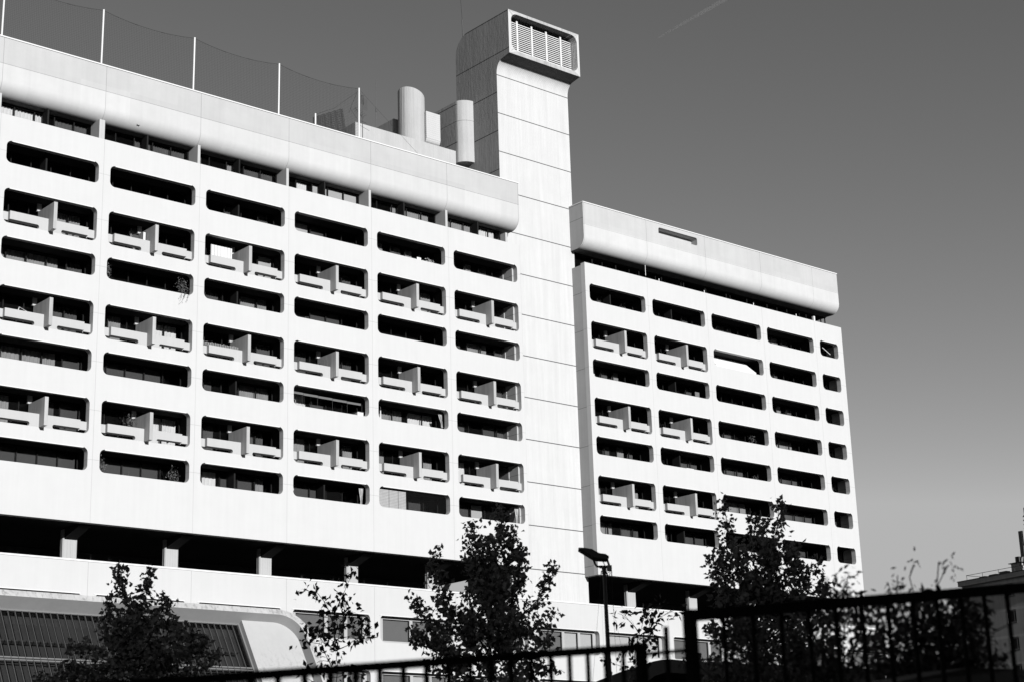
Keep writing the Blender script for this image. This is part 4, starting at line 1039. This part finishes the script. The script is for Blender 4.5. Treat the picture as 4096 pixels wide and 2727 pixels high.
for k, zt in enumerate((24.1, 21.48, 18.92, 16.36, 13.8, 11.2, 8.6, 6.0)):
    top = 24.45 if k == 0 else zt + 0.6
    bot = (21.48, 18.92, 16.36, 13.8, 11.2, 8.6, 6.0, 0)[k] + (0.6 if k < 7 else 0)
    if k == 0: zt = 23.98
    for i in range(len(cuts) - 1):
        u0, u1 = cuts[i], cuts[i + 1]
        hole = None
        if i >= 1:
            a = us[i - 1]; hole = (a, a + 1.05, zt - 1.2, zt)
        fcell(u0, u1, bot, top, hole)
        if hole:
            a0, a1, b0, b1 = hole
            w = MB()
            for r in ((a0, a0 + .1, b0, b1), (a1 - .1, a1, b0, b1), (a0 + .1, a1 - .1, b0, b0 + .1), (a0 + .1, a1 - .1, b1 - .1, b1), ((a0 + a1) / 2 + .1, (a0 + a1) / 2 + .17, b0 + .1, b1 - .1)):
                w.prism([Q(r[0], r[2], -.2), Q(r[1], r[2], -.2), Q(r[1], r[3], -.2), Q(r[0], r[3], -.2)], -fn * .06)
            ww = w.build('window', 'frame_light', FB)
            MB().prism([Q(a0, b0, -.24), Q(a1, b0, -.24), Q(a1, b1, -.24), Q(a0, b1, -.24)], -fn * .02).build('pane', 'room_dark', ww)
            MB().prism([Q(a0 - .1, b0 - .07, .0), Q(a1 + .1, b0 - .07, .0), Q(a1 + .1, b0 - .003, .0), Q(a0 - .1, b0 - .003, .0)], fn * .08).build('sill', 'metal_grey', ww)
uL, uR = 0.35, 17.2
fw_.poly([Q(uL, 0), Q(uL, 24.45), Q(uL, 24.45, -14), Q(uL, 0, -14)])
fw_.poly([Q(uR, 0), Q(uR, 24.45), Q(uR, 24.45, -14), Q(uR, 0, -14)])
fw_.poly([Q(uL, 0, -14), Q(uR, 0, -14), Q(uR, 24.45, -14), Q(uL, 24.45, -14)])
fw_.build('wall', 'far_wall', FB)
r_ = MB(); r_.prism([Q(0, 24.453, .35), Q(17.5, 24.453, .35), Q(17.5, 24.9, .35), Q(0, 24.9, .35)], -fn * 14.8); r_.build('roof_slab', 'far_wall', FB)
r_ = MB(); r_.prism([Q(-.05, 24.903, .4), Q(17.6, 24.903, .4), Q(17.6, 24.97, .4), Q(-.05, 24.97, .4)], -fn * 14.9); r_.build('roof_edge', 'metal_dark', FB)
q = MB(); q.prism([Q(0.2, 0, .02), Q(0.345, 0, .02), Q(0.345, 24.44, .02), Q(0.2, 24.44, .02)], -fn * .6); q.build('corner_pipe', 'cap_metal', FB)
rl = MB()
for z in (25.5, 25.05): rl.tube([Q(0.7, z, -.2), Q(16, z, -.2)], .025, 5)
for k in range(8): rl.tube([Q(0.75 + k * 2.0, 24.97, -.2), Q(0.75 + k * 2.0, 25.52, -.2)], .025, 5)
rl.tube([Q(0.7, 25.5, -.2), Q(0.7, 25.5, -5)], .025, 5); rl.tube([Q(0.72, 24.97, -3), Q(0.72, 25.5, -3)], .025, 5)
rl.build('roof_railing', 'metal_dark', FB)
c_ = MB(); c_.prism([Q(5.7, 24.97, -1.0), Q(6.75, 24.97, -1.0), Q(6.75, 25.95, -1.0), Q(5.7, 25.95, -1.0)], -fn * 1.0)
cc = c_.build('chimney', 'raw_concrete', FB)
c_ = MB(); c_.prism([Q(5.5, 25.953, -.85), Q(6.95, 25.953, -.85), Q(6.95, 26.02, -.85), Q(5.5, 26.02, -.85)], -fn * 1.3); c_.tube([Q(6.25, 26.02, -1.5), Q(6.25, 26.6, -1.5)], .3, 12)
c_.build('chimney_pot', 'metal_dark', cc)
for a, b, h in ((1.8, 2.5, .28), (3.0, 3.9, .3), (4.3, 5.2, .4)):
    v = MB(); v.prism([Q(a, 24.975, -.8), Q(b, 24.975, -.8), Q(b, 24.975 + h, -.8), Q(a, 24.975 + h, -.8)], -fn * .6)
    v.build('roof_vent', 'metal_dark', FB)
t = thing('phone_mast', 'dark mobile phone mast with long grey panel antennas on the far roof', 'mast')
ms = MB(); ms.tube([Q(8.2, 24.97, -1), Q(8.3, 31.0, -1)], .28, 10)
for k in range(14): ms.tube([Q(8.0, 25.2 + k * .38, -.75), Q(8.35, 25.35 + k * .38, -.6)], .05, 5)
ms.tube([Q(6.9, 25.0, -1), Q(7.9, 27.6, -1)], .035, 5)
ms.build('pole', 'metal_dark', t)
for u, z0, z1 in ((7.72, 26.35, 28.8), (8.75, 27.6, 30.2)):
    p = MB(); p.prism([Q(u - .22, z0, -.4), Q(u + .2, z0, -.4), Q(u + .2, z1, -.4), Q(u - .22, z1, -.4)], -fn * .18); p.build('panel_antenna', 'metal_grey', t)
cbx = MB(); g = random.Random(6)
for k in range(9):
    u = 7.3 + k * .12
    cbx.tube([Q(u, 26.4, -.5), Q(u + g.uniform(-.2, .2), 25.8, -.4), Q(u + g.uniform(-.3, .3), 25.3, -.4), Q(u + .1, 25.0, -.6)], .03, 4)
cbx.box(0, 0, 0, 0, 0, 0) if False else None
cbx.build('cables', 'black', t)

# ================================================================== street lamp
LM = thing('street_lamp', 'dark street lamp with a tilted flat head between the big trees', 'street lamp')
vr = Vector((0.7566, -0.6539, 0)); vf = Vector((0.6539, 0.7566, 0))    # across / along the view, the lamp's own axes
LB = Vector((-17.098, -64.826, 0))
def LP(a, z, b=0.0): return LB + vr * a + vf * b + Vector((0, 0, z))
MB().tube([LP(0.03, 0), LP(0.012, 4.0), LP(0, 5.80)], [0.045, 0.038, 0.030], 14).build('pole', 'lamp_paint', LM, smooth=40)
MB().tube([LP(0, 5.77), LP(0, 5.88)], 0.038, 14).build('collar', 'lamp_paint', LM, smooth=40)
hp = [(-0.412, 6.176), (-0.40, 6.19), (-0.31, 6.184), (-0.19, 6.160), (-0.075, 6.090), (0.03, 6.072), (0.085, 6.030), (0.075, 5.995), (0.04, 5.985), (-0.11, 6.0), (-0.175, 6.018)]
h = MB(); h.prism([LP(a, z, -0.16) for a, z in hp], vf * 0.32); hd_ = h.build('lamp_head', 'lamp_paint', LM)
bv = hd_.modifiers.new('bevel', 'BEVEL'); bv.width = 0.012; bv.segments = 3; bv.limit_method = 'ANGLE'
h = MB(); h.prism([LP(-0.37, 6.150, -0.12), LP(-0.20, 6.040, -0.12), LP(-0.19, 6.030, -0.12), LP(-0.37, 6.142, -0.12)], vf * 0.24); h.build('lamp_lens', 'metal_grey', LM)
MB().tube([LP(-0.17, 6.03), LP(-0.14, 5.93), LP(-0.115, 5.895), LP(-0.04, 5.882)], 0.018, 8).build('bracket', 'lamp_paint', LM, smooth=50)
MB().tube([LP(0.06, 5.99), LP(0.09, 5.89)], 0.018, 8).build('bracket', 'lamp_paint', LM, smooth=50)
MB().tube([LP(-0.07, 5.885), LP(0.12, 5.88)], 0.024, 8).build('crossbar', 'lamp_paint', LM)
h = MB(); h.prism([LP(0.045, 5.90, -.07), LP(0.125, 5.90, -.07), LP(0.125, 5.815, -.07), LP(0.045, 5.815, -.07)], vf * .12); bx_ = h.build('control_box', 'box_grey', LM)
bv = bx_.modifiers.new('bevel', 'BEVEL'); bv.width = 0.008; bv.segments = 2
c_ = MB()
c_.tube([LP(-0.03, 5.99), LP(0.0, 5.95), LP(0.015, 5.9), LP(0.03, 5.82), LP(0.06, 5.74), LP(0.09, 5.75), LP(0.10, 5.81)], 0.007, 6)
c_.tube([LP(0.02, 5.82), LP(0.05, 5.78), LP(0.085, 5.80)], 0.006, 6)
c_.build('cable', 'black', LM)
for a0, a1, z1 in ((-0.045, -0.35, 3.2), (0.12, 0.16, 3.2), (0.03, 0.5, 3.0)):
    q = MB(); q.tube([LP(a0, 5.82), LP(a1, z1, 0.5)], 0.0022, 4)
    q.tube([LP(a0, 5.82), LP(a0 + (a1 - a0) * .04, 5.72, 0.01)], 0.008, 5)
    q.build('stay_wire', 'metal_dark', LM)

# ================================================================== trees and shrubs
CAM = Vector((-36.42952, -85.0823, 1.6))
def grow(name, label, cat, data, leafm, rf, step, per, L, seed, group=None, width=0.6, droop=0.3, bloom=0.0, from_frac=0.25, twig_r=0.004, zmax=99, nleaf=(5, 9), gap=0.0):
    g = random.Random(seed)
    T = thing(name, label, cat, group)
    base = Vector(data[0][0][0])
    wood = MB(); lv = MB()
    for li, (pts, r0, fol) in enumerate(data):
        pts = [Vector(p) for p in pts]
        if li == 0:
            pts = [Vector((pts[0].x, pts[0].y, -0.1))] + pts
        # resample with a little waviness
        dense = []
        for a, b in zip(pts, pts[1:]):
            n = max(1, int((b - a).length / 0.12)) if (b - a).length < 4 else 6
            for k in range(n): dense.append(a.lerp(b, k / n) + Vector((g.gauss(0, 1), g.gauss(0, 1), g.gauss(0, 1))) * (0.012 if k else 0))
        dense.append(pts[-1])
        N = len(dense)
        rr = [max(0.004, r0 * (1 - 0.85 * (k / max(1, N - 1)) ** 0.8)) for k in range(N)]
        if li == 0: rr[0] = r0 * 1.5
        wood.tube(dense, rr, 6 if r0 > .015 else 4, cap=False)
        if fol <= 0: continue
        run = 0
        length = sum((b - a).length for a, b in zip(dense, dense[1:]))
        acc = 0
        for a, b in zip(dense, dense[1:]):
            acc += (b - a).length; run += (b - a).length
            fr = acc / length
            if li == 0 and (a.z < 2.3 or fr < .3): continue
            if li and fr < from_frac * .8: continue
            while run > step:
                run -= step
                for _ in range(per):
                    if g.random() > (fol + .15 if fol > .3 else fol * .7): continue
                    taper = 1.0 - 0.55 * max(0, fr - .6) / .4
                    off = Vector((g.gauss(0, 1), g.gauss(0, 1), g.gauss(0, .8)))
                    off = off.normalized() * rf * min(1, fol) * taper * g.uniform(.25, 1.15)
                    c = b + off
                    if g.random() < gap * (0.5 + 0.5 * math.sin(c.x * 5.1 + c.z * 4.3) * math.sin(c.y * 4.7 - c.z * 5.9)): continue
                    if fol > .4 and c.z > zmax: continue
                    wood.tube([a, a.lerp(c, .5) + Vector((0, 0, .02)), c], [twig_r, twig_r * .8, twig_r * .5], 3, cap=False)
                    nl = g.randint(*nleaf)
                    for _k in range(nl):
                        lv.cur = 0
                        leaf(lv, c + Vector((g.gauss(0, 1), g.gauss(0, 1), g.gauss(0, 1))) * L * .55, L * g.uniform(.65, 1.2) * (.5 + .5 * min(1, fol)), g, droop, width)
                    if bloom and g.random() < bloom:
                        lv.cur = 1
                        for _k in range(5):
                            leaf(lv, c + Vector((g.gauss(0, 1), g.gauss(0, 1), g.gauss(0, 1))) * .03, .022, g, 0, 1.0)
                        lv.cur = 0
    wood.build('trunk', 'bark', T, fix=False)
    lv.build('crown', [leafm, 'blossom'] if bloom else leafm, T, fix=False)
    return T
PG = dict(leafm='leaf', rf=0.18, step=0.10, per=3, L=0.128, width=0.75, bloom=0.6, gap=0.4)
grow('pear_tree', 'dark blossoming young tree in front of the glazed hall, far left', 'tree', TREE_A, seed=21, group='young pear trees', **{**PG, 'step': 0.105})
grow('pear_tree', 'tallest dark tree, with a many-peaked crown, between the lamp and the saplings', 'tree', TREE_B, seed=22, group='young pear trees', **PG)
grow('pear_tree', 'dark broad tree before the right block with two thin shoots rising high', 'tree', TREE_C, seed=23, group='young pear trees', **PG)
SG = dict(leafm='leaf_large', rf=0.08, step=0.25, per=2, nleaf=(4, 6), L=0.165, width=0.6, droop=0.7, from_frac=0.35, twig_r=0.003)
grow('sapling', 'thin sapling with sparse large leaves just right of the rounded hall frame', 'sapling', SAP_A, seed=31, group='saplings', **SG)
grow('sapling', 'thin forked sapling right of the street lamp pole', 'sapling', SAP_B, seed=32, group='saplings', **SG)
BG = dict(leafm='leaf_large', rf=0.10, step=0.045, per=3, gap=0.75, L=0.075, width=0.4, droop=0.9, from_frac=0.15, twig_r=0.0025)
grow('shrub', 'blurred dense shrub behind the railing with thin twigs sticking up against the sky', 'shrub', BUSH_B, zmax=3.17, seed=41, group='shrubs behind the railing', **BG)
grow('shrub', 'blurred shrub behind the railing beside the right block corner', 'shrub', BUSH_A, zmax=3.45, seed=42, group='shrubs behind the railing', **BG)
grow('shrub', 'low blurred shrub behind the railing under the broad tree', 'shrub', BUSH_C, seed=43, group='shrubs behind the railing', **BG)

# ================================================================== railings in the foreground
def lerp3(a, b, t): return Vector(a).lerp(Vector(b), t)
RL = thing('railing', 'dark blurred lower handrail with close upright bars rising across the bottom', 'railing')
a, b = Vector((-33.144, -79.474, 2.23)), Vector((-30.448, -79.043, 2.518))
d_ = (b - a).normalized(); a2 = a - d_ * 2.5
side = Vector((-d_.y, d_.x, 0)).normalized() * 0.05
hz = Vector((0, 0, 0.036))
def bar(mb, p, q, w, hgt):
    """rectangular rail between two points of its top edge"""
    d = (q - p).normalized(); s = Vector((-d.y, d.x, 0)).normalized() * w * .5
    mb.prism([p - s, p + s, p + s - Vector((0, 0, hgt)), p - s - Vector((0, 0, hgt))], q - p)
m_ = MB(); bar(m_, a2, b, 0.05, 0.036); m_.build('handrail', 'black', RL)
m_ = MB(); bar(m_, a2 - Vector((0, 0, .85)), b - Vector((0, 0, .85)), 0.04, 0.03); m_.build('bottom_rail', 'black', RL)
L_ = (b - a2).length; k = 0.1
while k < L_ - 0.1:
    p = a2 + d_ * k
    m_ = MB(); m_.tube([p - Vector((0, 0, .036)), p - Vector((0, 0, .85))], 0.0155, 4); m_.build('upright', 'black', RL)
    k += 0.139
m_ = MB(); p = Vector((-30.44, -79.04, 0)); m_.box(p.x - .022, p.x + .022, p.y - .022, p.y + .022, 1.2, 2.518); m_.build('post', 'black', RL)
m_ = MB(); bar(m_, Vector((-30.43, -79.05, 2.474)), Vector((-30.21, -79.15, 2.495)), .02, .016); m_.build('link_rail', 'black', RL)
m_ = MB(); p = Vector((-30.32, -79.101, 0)); m_.box(p.x - .009, p.x + .009, p.y - .009, p.y + .009, 1.2, 2.601); m_.build('thin_post', 'black', RL)
RU = thing('railing', 'dark blurred upper handrail, thick and higher, across the bottom right corner', 'railing')
a, b = Vector((-30.20, -79.152, 2.683)), Vector((-27.693, -79.44, 2.958))
d_ = (b - a).normalized(); b2 = b + d_ * 2.0
m_ = MB(); bar(m_, a, b2, 0.06, 0.056); m_.build('handrail', 'black', RU)
m_ = MB(); bar(m_, a - Vector((0, 0, 1.0)), b2 - Vector((0, 0, 1.0)), 0.04, 0.04); m_.build('bottom_rail', 'black', RU)
m_ = MB(); m_.box(a.x - .026, a.x + .026, a.y - .026, a.y + .026, 1.2, 2.684); m_.build('post', 'black', RU)
L_ = (b2 - a).length; k = 0.22
while k < L_:
    p = a + d_ * k
    m_ = MB(); m_.tube([p - Vector((0, 0, .05)), p - Vector((0, 0, 1.0))], 0.016, 4); m_.build('upright', 'black', RU)
    k += 0.196

# terrace under the railings, low wall, ground
tr = MB()
tr.prism([(-37.0, -78.2, 0), (-30.5, -77.9, 0), (-24.5, -78.2, 0), (-21, -74, 0), (-22, -66, 0), (-38, -70, 0)], (0, 0, 1.25))
structure(tr.build('terrace', 'terrace', None))
tr = MB()
tr.prism([(-36.5, -80.4, 0), (-30.4, -79.5, 0), (-23.5, -80.6, 0), (-24.5, -78.21, 0), (-30.5, -77.91, 0), (-37, -78.21, 0)], (0, 0, 1.22))
structure(tr.build('ramp', 'terrace', None))
lw = MB()
lw.prism([(-29.2, -79.15, 1.2), (-28.461, -79.041, 2.40), (-27.391, -78.813, 2.545), (-26.383, -78.52, 2.60), (-22.0, -77.4, 2.9), (-22.0, -77.4, 1.2)], (-0.06, 0.3, 0))
tag(lw.build('low_wall', 'dark_concrete', None), 'dark low wall closing the bottom right corner behind the railing', 'wall')
gd = MB(); gd.poly([(-3000, -3000, 0), (3000, -3000, 0), (3000, 3000, 0), (-3000, 3000, 0)])
structure(gd.build('ground', 'ground', None))

# dark rounded concrete porch in shade before the podium
e1 = Vector((0.723, -0.691, 0)); e2 = Vector((0.691, 0.723, 0)); PO = Vector((5.273, -41.944, 0))
def PP(a, z): return PO + e1 * a + Vector((0, 0, z))
po_o = [(-3.4, 0), (-3.4, 5.9), (-1.2, 6.72), (0.0, 7.136), (0.81, 7.36), (1.15, 7.455), (1.45, 7.505), (1.75, 7.51), (2.4, 7.42), (9.0, 6.9), (9.0, 0)]
po_i = [(-2.5, 0), (-2.5, 3.0), (0.3, 6.1), (0.6, 6.5), (0.9, 6.78), (1.2, 6.97), (1.6, 7.07), (2.4, 6.98), (8.2, 6.4), (8.2, 0)]
pc = MB()
pc.prism([PP(a, z) for a, z in po_o] + [PP(a, z) for a, z in reversed(po_i)], e2 * 4.0)
PC = thing('concrete_porch', 'dark rounded concrete porch in shade, bottom right of the lamp', 'porch')
pc.build('frame', 'dark_concrete', PC)
ib = MB(); ib.prism([PP(a, z) + e2 * 2 for a, z in po_i], e2 * 0.2); ib.build('opening', 'black', PC)

# tall block behind the photographer whose shadow covers the street
OB = thing('office_block', 'tall block behind the photographer, outside the picture, shading the street', 'building')
bw = MB(); bw.box(-150, 110, -165, -145, 0, 41.5); bw.build('wall', 'dark_concrete', OB)
wm = MB()
for k in range(12):
    for q in range(60): wm.box(-148 + q * 4.3, -145.6 + q * 4.3, -144.99, -144.9, 2 + k * 3.2, 3.8 + k * 3.2)
wm.build('window', 'room_dark', OB)

# contrail high over the tower
mt, n, l, b = new_mat('contrail_ice')
n.remove(b)
tr_ = n.new('ShaderNodeBsdfTransparent'); df = n.new('ShaderNodeBsdfTranslucent'); df.inputs['Color'].default_value = (.9, .9, .9, 1)
mx = n.new('ShaderNodeMixShader'); mx.inputs[0].default_value = 0.22
l.new(tr_.outputs[0], mx.inputs[1]); l.new(df.outputs[0], mx.inputs[2]); l.new(mx.outputs[0], n['Material Output'].inputs['Surface'])
p0, p1 = Vector((6495, 6107, 4389)), Vector((7100, 5440, 4850))
ax = (p1 - p0).normalized()
c_ = MB()
c_.tube([p0, p0.lerp(p1, .3), p1], [1.5, 6, 12], 10)
c_.tube([p0 + Vector((3, 3, 8)), p0.lerp(p1, .3) + Vector((6, 6, 16)), p1 + Vector((12, 12, 34))], [1.5, 6, 12], 10)
tag(c_.build('contrail', 'contrail_ice', None, smooth=60), 'thin faint double contrail in the sky above the right block', 'contrail')
